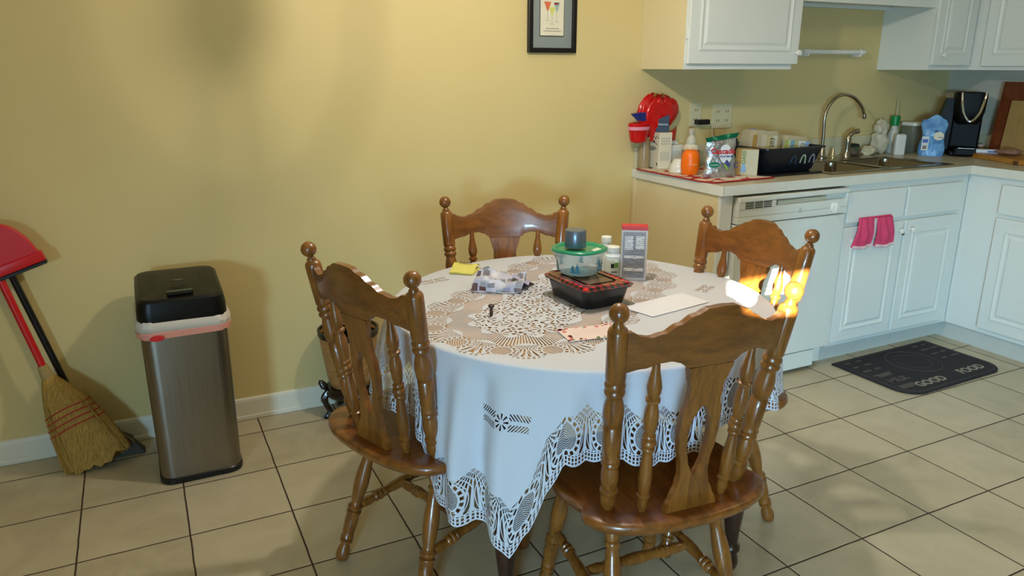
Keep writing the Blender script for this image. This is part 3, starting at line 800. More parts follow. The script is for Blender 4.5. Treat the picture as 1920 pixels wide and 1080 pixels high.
def glassart(cx, z0, h, w_, col, st):
    bm = bmesh.new()
    prism(bm, [(cx-w_, z0+h), (cx+w_, z0+h), (cx+.002, z0+h*.52), (cx-.002, z0+h*.52)], 0, .0006)
    bmesh.ops.transform(bm, matrix=Matrix.Rotation(PI/2, 4, 'X'), verts=bm.verts); bmesh.ops.translate(bm, verts=bm.verts, vec=(0, -.0122, 0))
    link('cocktail', bm, mat('paint_'+st, col, .8, var=.3, scale=120), pr)
    bm = B(cx-.0006, cx+.0006, -.0128, -.0121, z0, z0+h*.54); box(bm, cx-.010, cx+.010, -.0128, -.0121, z0, z0+.0012)
    link('glass_stem', bm, mat('paint_grey', (160, 158, 145), .8), pr)
glassart(-.024, .130, .075, .017, (214, 110, 70), 'coral'); glassart(-.002, .116, .068, .016, (205, 208, 110), 'lime'); glassart(.020, .124, .080, .016, (150, 178, 170), 'teal')
link('cherry', B(.008, .028, -.0128, -.0121, .194, .202, .0), mat('paint_red', (176, 50, 56), .8), pr)
M_ink = mat('grey_ink', (130, 128, 118), .8)
for k, (z, w_) in enumerate(((.098, .030), (.088, .042))):
    rr = random.Random(k); bm = bmesh.new(); x = -w_
    while x < w_-.004:
        ww = rr.uniform(.003, .011); box(bm, x, min(x+ww, w_), -.0128, -.0121, z-.0012, z+.0014+rr.random()*.001); x += ww+.0025
    link('script_line', bm, M_ink, pr)
p.rotation_euler = (0, math.radians(0), 0)

# ------------------------------------------------------------------ trash can
t = thing('trash_can', 'tall brushed steel sensor trash can with a black lid and pink-edged bag', 'trash can', (.372, -.112, 0))
def steel_mat():
    m, nt, b = newmat('brushed_steel')
    n1 = noise(nt, coords(nt, 'Object', (220, 220, 1.5)), 3, 3)
    c = ramp(nt, n1, [(.3, lin((132, 126, 116))), (.7, lin((148, 142, 131)))])
    nt.links.new(c, b.inputs['Base Color']); b.inputs['Metallic'].default_value = 1; b.inputs['Roughness'].default_value = .34
    bump(nt, b, n1, .06); return m
def rr3(w_, h_, r_, z, cx=0, cy=0): return [(cx+a_, cy+b_, z) for a_, b_ in rrect(w_, h_, r_, 6)]
bm = loft(bmesh.new(), [rr3(.262, .322, .045, .018), rr3(.268, .328, .045, .56)])
link('body', bm, steel_mat(), t, True)
link('base', loft(bmesh.new(), [rr3(.262, .322, .045, 0), rr3(.270, .330, .047, .004), rr3(.270, .330, .047, .020), rr3(.262, .322, .045, .024)]), M_dark, t, True)
bm = bmesh.new()
secs = []
base = rrect(.272, .338, .045, 6)
secs = [[(x_, y_, .582) for x_, y_ in base], [(x_*1.01, y_*1.01, .592) for x_, y_ in base], [(x_, y_, .625+(.012 if y_ > -.05 else 0)) for x_, y_ in base],
        [(x_*.97, y_*.97, .648+.022*min(1, max(0, (y_+.13)/.10))) for x_, y_ in base], [(x_*.90, y_*.92, .657+.022*min(1, max(0, (y_+.13)/.08))) for x_, y_ in base],
        [(x_*.5, y_*.6, .664+.018*min(1, max(0, (y_+.10)/.05))) for x_, y_ in base]]
link('lid', loft(bm, secs), mat('trash_lid_black', (14, 13, 12), .36, spec=.3), t, True, angle=30)
bm = bmesh.new(); rnd = random.Random(3); n = 28*1
lo = rrect(.283, .343, .05, 8); nn = len(lo)
wob = [rnd.uniform(-1, 1) for _ in lo]
def bagring(z, s, a_): return [(x_*s*(1+.012*wob[k]*a_), y_*s*(1+.012*wob[(k*3) % nn]*a_), z+.006*wob[(k*5) % nn]*a_) for k, (x_, y_) in enumerate(lo)]
link('bag_liner', loft(bm, [bagring(.545, .985, .6), bagring(.552, 1.02, 1), bagring(.568, 1.035, 1), bagring(.583, 1.0, 1.2), bagring(.590, .96, .6)], cap=False), mat('white_bag_plastic', (205, 196, 182), .35, alpha=.94), t, True)
bm = bmesh.new(); lo2 = [(x_*1.0, y_*1.0) for x_, y_ in lo]
bb = lambda z, s: [(x_*s*(1+.010*wob[k]), y_*s*(1+.010*wob[(k*3) % nn]), z-.004*wob[(k*5) % nn]-.004) for k, (x_, y_) in enumerate(lo)]
link('bag_drawband', loft(bm, [bb(.536, 1.0), bb(.536, 1.018), bb(.556, 1.030), bb(.558, 1.0)], cap=False), mat('pink_drawstring', (222, 150, 132), .4), t, True)
link('drawstring_loop', loft(bmesh.new(), [[(-.085+.022*math.cos(a_), -.181, .536+.010*math.sin(a_)) for a_ in [2*PI*k/14 for k in range(14)]], [(-.085+.020*math.cos(a_), -.184, .536+.009*math.sin(a_)) for a_ in [2*PI*k/14 for k in range(14)]]]), mat('red_drawstring', (200, 30, 32), .4), t)
bm = bmesh.new(); lathe(bm, [(.024, 0), (.020, .002), (0, .002)], (0, -.035, .6835), seg=20, sx=1.1, sy=.5)
link('open_button', bm, mat('button_black', (8, 8, 9), .2), t, True)
bm = B(-.040, .040, -.1385, -.116, .6615, .6735, .002); link('sensor_window', bm, mat('sensor_glass', (14, 16, 16), .15), t)
bm = bmesh.new()
for k, xx in enumerate((-.026, -.008, .010, .026)): box(bm, xx, xx+.008, -.132, -.124, .6735, .6742)
link('sensor_icon', bm, mat('teal_print', (70, 120, 110), .4), t)

# ------------------------------------------------------------------ broom, second broom, dustpan
M_straw = None
def straw_mat(name, a_, b_):
    m, nt, bs = newmat(name)
    n1 = noise(nt, coords(nt, 'Generated', (70, 8, 2.2)), 3, 4, .4)
    c = ramp(nt, n1, [(.3, lin(a_)), (.7, lin(b_))]); nt.links.new(c, bs.inputs['Base Color']); bs.inputs['Roughness'].default_value = .75
    bump(nt, bs, n1, .6, .004); return m
M_straw = straw_mat('broom_straw', (118, 84, 26), (206, 164, 76))
def broom_head(name, a, b, w0, w1, th0, th1, m, parent, tail, side):
    """flared head from neck a to bottom b; side = unit vector across"""
    a, b, side = Vector(a), Vector(b), Vector(side).normalized(); ax = (b-a); nrm = ax.normalized().cross(side)
    secs = []; n = 40; rnd = random.Random(5)
    jag = [rnd.uniform(-.012, .012) for _ in range(n)]
    for q in [0, .04, .10, .2, .32, .45, .6, .75, .9, 1.0]:
        ww = w0+(w1-w0)*(math.sin(min(1, q*1.25)*PI/2)**.8*.72+.28*q); tt = th0+(th1-th0)*math.sin(PI*min(.62, q)) ; c_ = a+ax*q+side*(tail*q*q)
        s_ = []
        for k in range(n):
            an = 2*PI*k/n; rr_ = 1+.035*math.sin(k*7.3)*q
            p_ = c_+side*(ww*math.cos(an)*rr_)+nrm*(tt*math.sin(an)*rr_)
            if q >= .9: p_ += ax.normalized()*(jag[k]*(1 if q == 1 else .4)) + ax.normalized()*(-.012*(math.cos(an)**2))
            s_.append(p_)
        secs.append(s_)
    return link(name, loft(bmesh.new(), secs), m, parent, True, angle=80), a, ax, side, nrm
bl = (0, 0, 0)
bro = thing('corn_broom', 'straw corn broom with a red handle and red stitching leaning on the wall', 'broom', (.03, -.02, 0))
o3 = Vector((.03, -.02, 0))
neck = Vector((-.072, .048, .345))-o3; bot = Vector((.050, -.020, .016))-o3
acr = Vector((.93, -.03, .36)).normalized()
hd, a_, ax, side, nrm = broom_head('bristles', neck, bot, .017, .108, .016, .040, M_straw, bro, .0, Vector((.92, .05, .34)))
# loose straws
rnd = random.Random(11); bm = bmesh.new()
for k in range(90):
    u_ = rnd.uniform(-1, 1); q0 = rnd.uniform(.25, .6); w0_ = .10
    p0 = a_+ax*q0+side*(u_*.075)+nrm*(rnd.choice((-1, 1))*rnd.uniform(.026, .037))
    p1 = a_+ax*rnd.uniform(.97, 1.03)+side*(u_*.115+rnd.uniform(-.01, .01))+nrm*rnd.uniform(-.035, .035)
    p1.z = max(p1.z, .002)
    tube(bm, [p0, (p0+p1)/2+nrm*.004, p1], [.0013, .0013, .0007], 4)
lo_ = link('loose_straws', bm, M_straw, bro); lo_['kind'] = 'stuff'
M_redst = mat('red_stitch', (176, 40, 30), .6)
for k in range(4):
    q = .36+.062*k; ww = .017+(.108-.017)*(math.sin(min(1, q*1.25)*PI/2)**.8*.72+.28*q)+.003; tt = .016+.024*math.sin(PI*min(.62, q))+.002
    pts = [a_+ax*q+side*(ww*math.cos(2*PI*j/40))+nrm*(tt*math.sin(2*PI*j/40))+ax.normalized()*(.010*math.cos(2*PI*j/40)**2-.004) for j in range(41)]
    link('red_stitching', tube(bmesh.new(), pts, .0022, 6), M_redst, bro, True)
hdir = (Vector((-.151, .080, .69))-Vector((-.072, .048, .345)))
bm = lathe(bmesh.new(), [(.019, 0), (.0205, .3), (.018, .7), (.015, 1)], a_-hdir.normalized()*.012, a_+hdir.normalized()*.04, 16)
link('neck_binding', bm, straw_mat('neck_straw', (150, 120, 60), (205, 180, 120)), bro, True)
hn = hdir.normalized(); top_ = a_+hn*1.02; top_.y = min(top_.y, .10)
link('handle', lathe(bmesh.new(), [(.0125, 0), (.0125, .97), (.009, 1)], a_+hn*.03, top_, 16), mat('red_lacquer', (196, 22, 28), .3, coat=.4), bro, True)

b2 = thing('angle_broom', 'grey bristled broom with a black handle, half hidden behind the straw broom', 'broom', (.15, .05, 0))
o4 = Vector((.15, .05, 0))
hp = Vector((.118, .070, .098))-o4
stk0 = Vector((.085, .088, .150))-o4; sd = (Vector((-.128, .106, .702))-Vector((-.030, .100, .300))).normalized()
stk0 = Vector((-.030, .100, .300))-o4 - sd*.20
link('handle', lathe(bmesh.new(), [(.0115, 0), (.0115, .98), (.008, 1)], stk0, stk0+sd*1.18, 14), M_dark, b2, True)
bm = loft(bmesh.new(), [[(stk0.x-.012, stk0.y-.012, stk0.z+.02), (stk0.x+.020, stk0.y-.012, stk0.z+.02), (stk0.x+.020, stk0.y+.012, stk0.z+.02), (stk0.x-.012, stk0.y+.012, stk0.z+.02)],
                        [(-.115, -.020, .080), (.010, -.020, .055), (.010, .020, .055), (-.115, .020, .080)], [(-.125, -.022, .070), (.012, -.022, .045), (.012, .022, .045), (-.125, .022, .070)]])
link('head_block', bm, M_dark, b2, True)
M_gb = straw_mat('grey_bristle', (44, 42, 38), (86, 82, 74))
bm = loft(bmesh.new(), [[(-.12, -.018, .071), (.010, -.018, .047), (.010, .018, .047), (-.12, .018, .071)], [(-.105, -.026, .004), (.045, -.040, .003), (.045, .012, .003), (-.105, .022, .004)]])
link('bristles', bm, M_gb, b2, True)

dp = thing('dustpan', 'red plastic dustpan hung upside down on the broom handles', 'dustpan', (-.14, .085, .80))
o5 = Vector((-.14, .085, .80)); M_red = mat('red_plastic', (200, 18, 30), .35, coat=.2)
ey = Vector((.155, -.0, .052)).normalized(); ez = Vector((-.052, 0, .155)).normalized()
prof_ = [(0, .165), (.035, .160), (.068, .143), (.095, .112), (.112, .07), (.120, .03), (.128, 0)]
prof_ = [(p_.x, p_.y) for p_ in smoothpts([(x_, z_, 0) for x_, z_ in prof_], 5)]
outl = [(x_, z_) for x_, z_ in prof_] + [(-x_, z_) for x_, z_ in prof_[::-1][:-1]]
cen = Vector((-.142, .062, .722))-o5
def dpp(x_, z_, y_): return cen+ey*x_+ez*z_+Vector((0, y_, 0))
secs = [[dpp(x_, z_, .018) for x_, z_ in outl], [dpp(x_, z_, .0) for x_, z_ in outl], [dpp(x_*.97, z_*.97, -.004) for x_, z_ in outl]]
link('pan', loft(bmesh.new(), secs), M_red, dp, True)
bm = bmesh.new(); bbm = bmesh.new(); box(bbm, -.128, .130, -.014, .018, -.012, .022, .004)
for v in bbm.verts: v.co = dpp(v.co.x, v.co.z, v.co.y)
link('front_lip', bbm, M_red, dp, True)
bbm = bmesh.new(); box(bbm, -.127, .130, -.016, .016, -.023, -.012, .002)
for v in bbm.verts: v.co = dpp(v.co.x, v.co.z, v.co.y)
link('rubber_edge', bbm, M_dark, dp)

# ------------------------------------------------------------------ potted plant
pt = thing('plant_pot', 'round tan painted planter on a dark carved wooden stand by the baseboard', 'planter', (.972, .005, 0))
M_pot = wood('tan_pot', (140, 92, 44), (190, 140, 78), (3, 3, 14), rough=.5, coat=.1)
bm = lathe(bmesh.new(), [(.075, .135), (.085, .140), (.094, .18), (.106, .27), (.116, .355), (.119, .372), (.113, .374), (.108, .36), (.105, .345), (0, .340)], seg=36)
link('pot', bm, M_pot, pt, True, angle=60)
bm = lathe(bmesh.new(), [(.1195, .352), (.1205, .374), (.112, .376), (.107, .352)], seg=36); link('dark_rim', bm, mat('pot_dark_rim', (30, 24, 18), .4), pt, True)
link('soil', lathe(bmesh.new(), [(.1045, .342), (.1, .350), (0, .352)], seg=28), mat('soil', (24, 20, 16), .9), pt, True)
M_st = mat('carved_ebony', (30, 18, 14), .3, coat=.3)
link('stand_ring', lathe(bmesh.new(), [(.070, .098), (.104, .100), (.108, .112), (.100, .122), (.104, .130), (.090, .134), (0, .134)], seg=30), M_st, pt, True)
for k in range(5):
    an = math.radians(250)+2*PI*k/5; cs, sn = math.cos(an), math.sin(an)
    P3 = [(.092, .115), (.112, .09), (.104, .055), (.092, .028), (.108, .008), (.116, .012)]
    link('stand_leg', tube(bmesh.new(), smoothpts([(r0*cs, r0*sn, z0) for r0, z0 in P3], 5), [.015]*8+[.012]*10+[.010]*8, 8), M_st, pt, True)
    bm = bmesh.new(); lathe(bm, [(.006, 0), (.016, .3), (.012, .8), (.003, 1)], (.100*cs, .100*sn, .125), (.128*cs, .128*sn, .168), 8); link('stand_crest', bm, M_st, pt, True)
M_leaf = mat('leaf_green', (70, 120, 40), .4, var=.25)
plant = thing('potted_plant', 'thin green stems growing in the tan planter', 'plant', (.972, .005, .3525))
for k in range(5):
    an = k*1.25+.4; r0 = .045; L0 = .12+.02*k
    pts = smoothpts([(0, 0, 0), (r0*.3*math.cos(an), r0*.3*math.sin(an), .05), (r0*math.cos(an), r0*math.sin(an), .09), (r0*1.9*math.cos(an), r0*1.6*math.sin(an), .055)], 5)
    grid = []
    for i, p_ in enumerate(pts):
        w_ = .007*math.sin(PI*min(1, (i+1)/len(pts)*.95)); s_ = Vector((-math.sin(an), math.cos(an), 0)); grid.append([p_-s_*w_, p_+Vector((0, 0, .002)), p_+s_*w_])
    link('leaf', sheet(bmesh.new(), grid, .0008), M_leaf, plant, True)

# ------------------------------------------------------------------ floor mat
fm = thing('floor_mat', 'black printed kitchen mat lying in front of the sink cabinet', 'mat', (3.52, -.66, 0))
ol = []
x0, x1, y0, y1 = -.345, .350, -.245, .180
for p_ in [(x1, y1), (x0, y1)]: ol.append(p_)
for k in range(9): a2 = PI+PI/2*k/8; ol.append((x0+.10+.10*math.cos(a2), y0+.10+.10*math.sin(a2)))
for k in range(9): a2 = 1.5*PI+PI/2*k/8; ol.append((x1-.10+.10*math.cos(a2), y0+.10+.10*math.sin(a2)))
MR = math.radians(0)
bm = prism(bmesh.new(), ol, .0005, .009, .003)
# shear to the lie of the mat
link('mat_body', bm, mat('mat_black', (38, 34, 38), .85, var=.25, scale=60), fm)
M_mt = mat('mat_print_grey', (150, 142, 128), .85, var=.15); M_mt2 = mat('mat_print_dim', (84, 78, 76), .85, var=.2)
text('printed_word', 'GOOD', M_mt, .062, Matrix.Translation((-.118, -.178, .0093)), fm, .0003, bold=.002)
text('printed_word', 'FOOD', M_mt, .062, Matrix.Translation((.185, -.172, .0093)), fm, .0003, bold=.002)
text('printed_word', 'MILK', M_mt2, .055, Matrix.Translation((-.232, -.095, .0093)), fm, .0003, bold=.002)
bm = bmesh.new()
for x_, y_, w_, h_ in ((-.275, -.160, .10, .032), (-.262, -.030, .085, .028)): link('printed_block', B(x_-w_/2+.02, x_+w_/2+.02, y_-h_/2, y_+h_/2, .009, .0094), M_mt2, fm)
bm = bmesh.new()
tube(bm, [(.03+.125*math.cos(2*PI*k/40), .015+.125*math.sin(2*PI*k/40), .0092) for k in range(41)], .0015, 5)
tube(bm, [(.03+.085*math.cos(2*PI*k/40), .015+.085*math.sin(2*PI*k/40), .0092) for k in range(41)], .0008, 5)
ins = [(x_*.955, (y_+.03)*.93-.03, .0092) for x_, y_ in ol]; tube(bm, ins+[ins[0]], .0012, 5)
link('printed_line', bm, M_mt2, fm)
rr = random.Random(4)
for y_ in (.14, .09, .035, -.02):
    for x_ in (-.30, -.22, .20, .27):
        w_ = rr.uniform(.03, .06); n_ = 24
        top = [(x_+w_*k/n_, y_+.003+.006*abs(math.sin(k*1.1+x_*9))) for k in range(n_+1)]
        bot = [(x_+w_*k/n_, y_-.004-.004*abs(math.sin(k*.9+1))) for k in range(n_, -1, -1)]
        link('printed_script', prism(bmesh.new(), top+bot, .009, .0093), M_mt2, fm)
fm.rotation_euler = (0, 0, math.radians(1.5))

# ------------------------------------------------------------------ things on the table
ZB = ZT+.0012
# yellow note pad
n_ = thing('paper_pad', 'folded yellow lined paper pad with a dark scribble near the left chair back', 'notepad', (1.222, -.618, ZB), math.radians(-40))
M_yel = mat('yellow_paper', (222, 214, 110), .8, var=.04)
gr = []
for i in range(9):
    x_ = -.040+.08*i/8; row = []
    for j in range(7):
        y_ = -.045+.09*j/6
        row.append((x_, y_, .004+.018*math.exp(-((y_-.012)/.030)**2)+.006*math.sin(i*.7+j*.4)*.3))
    gr.append(row)
link('top_sheet', sheet(bmesh.new(), gr, .001), M_yel, n_, True)
link('pad', B(-.040, .040, -.044, .044, 0, .006, .001), M_yel, n_)
rr = random.Random(8); bm = bmesh.new()
for k in range(9): box(bm, -.022+k*.0048, -.0195+k*.0048, .008, .014+rr.uniform(-.003, .006), .0255, .0262)
link('scribble', bm, mat('dark_ink', (40, 36, 24), .7), n_)
# crumpled flyer
fl = thing('folded_flyer', 'crumpled colour printed flyer standing open on the cloth', 'paper', (1.238, -.838, ZB), math.radians(-33))
def flyer_mat():
    m, nt, b = newmat('printed_flyer')
    v = coords(nt, 'Generated', (4.5, 3.2, 2.5))
    vo = nt.nodes.new('ShaderNodeTexVoronoi'); vo.distance = 'CHEBYCHEV'; vo.inputs['Scale'].default_value = 1.35; vo.inputs['Randomness'].default_value = .55
    nt.links.new(v, vo.inputs['Vector'])
    sp = nt.nodes.new('ShaderNodeSeparateColor'); nt.links.new(vo.outputs['Color'], sp.inputs[0])
    c = ramp(nt, sp.outputs[0], [(.0, lin((150, 150, 176))), (.30, lin((196, 192, 200))), (.42, lin((130, 156, 172))), (.55, lin((112, 58, 26))), (.70, lin((72, 68, 84))), (.85, lin((200, 196, 200)))])
    fac = X(nt, vo.outputs['Distance']) < .40
    mx = nt.nodes.new('ShaderNodeMix'); mx.data_type = 'RGBA'; nt.links.new(fac.v, mx.inputs[0]); mx.inputs[6].default_value = lin((186, 184, 196))+(1,); nt.links.new(c, mx.inputs[7])
    nt.links.new(mx.outputs[2], b.inputs['Base Color']); b.inputs['Roughness'].default_value = .5; return m
MF = flyer_mat()
gr = []
for i in range(13):
    x_ = -.075+.15*i/12; row = []
    for j, (y_, z_) in enumerate([(-.052, .001), (-.048, .018), (-.042, .034), (-.032, .042), (-.018, .036), (-.004, .030), (.012, .038), (.030, .052), (.048, .050), (.060, .030), (.066, .004)]):
        row.append((x_+.012*z_/.05, y_+.006*math.sin(i*.9+j), max(.0012, z_*(.80+.22*math.sin(i*.55+.5))+.003*math.sin(i*1.7+j*1.3))))
    gr.append(row)
link('front_sheet', sheet(bmesh.new(), gr, .0006), MF, fl, True)
gr = [[(.045+.05*j/6, .075-.09*i/6, .002+.04*math.sin(PI*min(1, (i+1)/7)*.6)*(1-j/9)) for j in range(7)] for i in range(7)]
link('loose_page', sheet(bmesh.new(), gr, .0006), mat('lilac_page', (176, 172, 196), .6, var=.1), fl, True)
link('inner_sheet', B(-.072, .060, -.062, -.040, .0003, .0012), MF, fl)
tag(link('twig_scrap', tube(bmesh.new(), smoothpts([(1.300, -.868, ZB+.006), (1.318, -.875, ZB+.010), (1.332, -.866, ZB+.008), (1.345, -.872, ZB+.005)], 4), [.004, .005, .006, .005, .005, .006, .006, .005, .004, .005, .004, .003, .002], 7), mat('dark_maroon', (58, 34, 28), .6), smooth=True),
    'small dark brown scrap beside the right end of the flyer', 'scrap')
k_ = thing('bottle_stopper', 'tiny dark brown stopper standing on the lace left of the black tray', 'stopper', (1.108, -1.072, ZB))
M_br = mat('dark_brown', (62, 42, 28), .4)
link('stem', lathe(bmesh.new(), [(.004, 0), (.0055, .006), (.004, .014), (.005, .022)], seg=12), M_br, k_, True)
link('cap', lathe(bmesh.new(), [(.005, .022), (.0085, .024), (.0085, .029), (.006, .031), (0, .031)], seg=14), M_br, k_, True)
# black tray with plaid lid
tr = thing('food_tray', 'black food tray with a red plaid lid under the round container', 'food tray', (1.424, -1.052, ZB), math.radians(3))
M_tr = mat('tray_black', (14, 14, 17), .28, coat=.2)
def tr_sec(w_, h_, z, r_=.025): return [(x_, y_, z) for x_, y_ in rrect(w_, h_, r_, 5)]
link('tray', loft(bmesh.new(), [tr_sec(.134, .184, 0), tr_sec(.138, .188, .004), tr_sec(.158, .208, .052), tr_sec(.172, .222, .053), tr_sec(.172, .222, .056)]), M_tr, tr, True)
def plaid():
    m, nt, b = newmat('buffalo_plaid')
    tc = nt.nodes.new('ShaderNodeTexCoord'); sp = nt.nodes.new('ShaderNodeSeparateXYZ'); nt.links.new(tc.outputs['Object'], sp.inputs[0])
    p_ = .023
    a2 = (((X(nt, sp.outputs[0])+1)/p_).frac() > .5); b2_ = (((X(nt, sp.outputs[1])+1)/p_).frac() > .5)
    s_ = (a2+b2_)*.5
    c = ramp(nt, s_.v, [(.0, lin((214, 28, 32))), (.5, lin((112, 12, 18))), (1.0, lin((20, 10, 12)))])
    nt.links.new(c, b.inputs['Base Color']); b.inputs['Roughness'].default_value = .2; b.inputs['Coat Weight'].default_value = .6; return m
MP = plaid()
link('lid', loft(bmesh.new(), [tr_sec(.176, .226, .0565), tr_sec(.178, .228, .059), tr_sec(.166, .216, .061), tr_sec(.160, .210, .066), tr_sec(.142, .192, .067), tr_sec(.136, .186, .0645), tr_sec(.108, .156, .0645)], cap=False), MP, tr, True)
link('lid_window', B(-.044, .044, -.066, .066, .0635, .0648), mat('lid_window_plastic', (120, 92, 70), .15, alpha=.75), tr)
link('lid_tab', prism(bmesh.new(), [(.080, .09), (.112, .104), (.110, .110), (.072, .112)], .0575, .059), mat('clear_red_tab', (200, 70, 70), .2, alpha=.7), tr)
# clear container with green lid
ZC2 = ZB+.0665
cn = thing('food_container', 'clear plastic tub with a green lid and printed blue fir trees', 'food container', (1.418, -1.012, ZC2), math.radians(20))
def tub(s, z, m_=3.2):
    out = []
    for k in range(48):
        a2 = 2*PI*k/48; c_, s_ = math.cos(a2), math.sin(a2)
        rr_ = s*(abs(c_)**m_+abs(s_)**m_)**(-1/m_)*(.90+.06*math.cos(a2-.9))
        out.append((rr_*c_, rr_*s_, z))
    return out
M_clear = mat('clear_plastic', (205, 226, 214), .12, alpha=.38, var=.02)
link('tub', loft(bmesh.new(), [tub(.050, .001, 2.4), tub(.058, .004, 2.4), tub(.066, .02, 2.4), tub(.074, .055, 2.5), tub(.078, .066, 2.5), tub(.0865, .067, 2.5), tub(.0865, .070, 2.5)]), M_clear, cn, True)
M_grn = mat('green_lid', (12, 140, 96), .25, coat=.3, alpha=.95)
link('lid', loft(bmesh.new(), [tub(.084, .0705, 2.5), tub(.085, .076, 2.5), tub(.080, .079, 2.5), tub(.072, .078, 2.5), tub(.066, .073, 2.5), tub(.03, .073, 2.5)]), M_grn, cn, True)
link('lid_sticker', prism(bmesh.new(), [(.0, -.058), (.042, -.052), (.046, -.028), (.010, -.034)], .0734, .0738), mat('sticker_white', (210, 214, 200), .5), cn)
link('folded_note', B(-.035, .025, -.030, .020, .012, .016, .001, mtx=RM((0, 0, 0), ry=.25, rz=.5)), mat('pale_green_note', (170, 196, 140), .6), cn)
M_tree = mat('fir_tree_print', (30, 110, 124), .5)
for a2, s_ in ((-2.75, .8), (-2.55, .9), (-1.45, 1.1), (-1.2, 1.0), (-.3, .9), (.6, .9), (1.6, 1.), (2.6, 1.)):
    bm = bmesh.new()
    for j in range(3):
        w_ = (.010-.0022*j)*s_; z0 = .016+.009*j*s_; c_, sn = math.cos(a2), math.sin(a2); r0 = .0735-.004*(1-j/3)
        q = [Vector((r0*c_*(.93)-sn*u_, r0*sn*(.93)+c_*u_, z_)) for u_, z_ in ((-w_, z0), (w_, z0), (0, z0+.014*s_))]
        oo = Vector((c_, sn, .15))*.0010
        loft(bm, [q, [p_+oo for p_ in q]])
    link('fir_tree_print', bm, M_tree, cn)
tag(link('grey_cap', lathe(bmesh.new(), [(.0305, 0), (.0315, .002), (.031, .047), (.029, .050), (0, .050)], (1.408, -1.004, ZC2+.0795), seg=40), mat('metallic_grey_blue', (112, 122, 134), .32, metal=.55), smooth=True, angle=40),
    'metallic blue-grey cylindrical cap standing on the green lid', 'cap')
# bottles
def bottle(loc, h_, r_, cap_h, label, lab):
    b_ = thing('pill_bottle', label, 'bottle', loc, 0, 'white supplement bottles behind the container')
    M_wp = mat('white_bottle_plastic', (222, 226, 222), .3)
    link('body', lathe(bmesh.new(), [(r_*.95, 0), (r_, .003), (r_, h_*.70), (r_*.72, h_*.80), (r_*.70, h_*.82)], seg=28), M_wp, b_, True)
    link('cap', lathe(bmesh.new(), [(r_*.80, h_*.82), (r_*.82, h_*.83), (r_*.80, h_-.001), (r_*.74, h_), (0, h_)], seg=28), mat('white_cap', (232, 234, 226), .35), b_, True)
    if lab:
        link('label', lathe(bmesh.new(), [(r_+.0004, h_*.10), (r_+.0006, h_*.11), (r_+.0006, h_*.62), (r_+.0004, h_*.63)], seg=28), mat('bottle_label', (214, 220, 210), .5), b_, True)
        for a2, w_, z_, hh, m_ in ((-2.2, .010, .040, .014, mat('label_black', (30, 34, 36), .5)), (-1.75, .012, .042, .016, mat('label_green', (96, 150, 60), .5)), (-2.0, .020, .020, .003, mat('label_black', (30, 34, 36), .5))):
            M4 = RM((math.cos(a2)*(r_+.0012), math.sin(a2)*(r_+.0012), z_), rz=a2+PI/2)
            link('label_print', B(-w_/2, w_/2, -.0005, .0005, -hh/2, hh/2, mtx=M4), m_, b_)
    return b_
bottle((1.625, -.880, ZB), .098, .026, .02, 'white bottle with a green and black printed label left of the red-topped carton', True)
bottle((1.650, -.800, ZB), .112, .021, .02, 'taller plain white bottle peeking over the green lid, behind the labelled one', False)
# carton
cb = thing('carton', 'tall white carton with a red top and printed panel on the table', 'carton', (1.668, -.930, ZB), math.radians(-33))
w_, d_, h_ = .080, .046, .172
link('box_body', B(-w_/2, w_/2, -d_/2, d_/2, 0, h_*.93, .0008), mat('carton_white', (206, 204, 200), .5), cb)
link('red_top', B(-w_/2-.0004, w_/2+.0004, -d_/2-.0004, d_/2+.0004, h_*.93, h_, .001), mat('carton_red', (196, 52, 58), .4), cb)
M_cp = mat('carton_print_grey', (150, 150, 156), .6); M_cw = mat('carton_print_white', (226, 226, 224), .6)
link('print_field', B(-w_/2+.004, w_/2-.006, -d_/2-.0012, -d_/2-.0002, .008, h_*.90), M_cp, cb)
for x0_, x1_, z0_, z1_ in ((-.030, -.004, .098, .142), (.004, .030, .100, .142), (-.030, .030, .070, .080), (-.030, .030, .030, .040)):
    link('print_panel', B(x0_, x1_, -d_/2-.0018, -d_/2-.001, z0_, z1_), M_cw, cb)
bm = bmesh.new(); rr = random.Random(2)
for i in range(22):
    z_ = .014+.0062*i; x_ = -.030
    while x_ < .028:
        q = rr.uniform(.004, .016)
        if rr.random() < .7: box(bm, x_, min(.030, x_+q), -d_/2-.0024, -d_/2-.0017, z_, z_+.0012)
        x_ += q+.003
link('fine_print', bm, mat('fine_print_ink', (96, 96, 104), .7), cb)
# envelope and card
tag(link('envelope', loft(bmesh.new(), [[(1.464, -1.170, ZB+z), (1.492, -1.276, ZB+z), (1.716, -1.238, ZB+z), (1.703, -1.131, ZB+z)] for z in (0.0003, .0018)]), mat('white_paper', (226, 226, 232), .7, var=.02)),
    'long plain white envelope lying on the cloth to the right of the tray', 'envelope')
cd = thing('floral_card', 'pale card with a pink and red flowered border on the lace', 'card', (1.272, -1.308, ZB), math.radians(-8))
link('card_stock', B(-.072, .088, -.045, .045, .0002, .0014), mat('pale_pink_card', (228, 208, 200), .7), cd)
bm = bmesh.new(); bg = bmesh.new(); rr = random.Random(9)
for k in range(34):
    if k < 22: x_ = rr.uniform(-.070, .084); y_ = rr.choice((-.040, .040))+rr.uniform(-.004, .004)
    else: x_ = -.064+rr.uniform(-.006, .010); y_ = rr.uniform(-.042, .042)
    q = rr.uniform(.003, .0065); b3 = bm if rr.random() < .65 else bg
    lathe(b3, [(q, .0014), (q, .0017), (0, .0017)], (x_, y_, 0), seg=7)
link('flower_border', bm, mat('flower_red', (214, 96, 100), .7, var=.3, scale=90), cd); link('leaf_border', bg, mat('flower_leaf', (112, 134, 84), .7), cd)
bm = bmesh.new()
for k in range(5): box(bm, -.045, .07, -.022+.011*k, -.0214+.011*k, .0014, .0016)
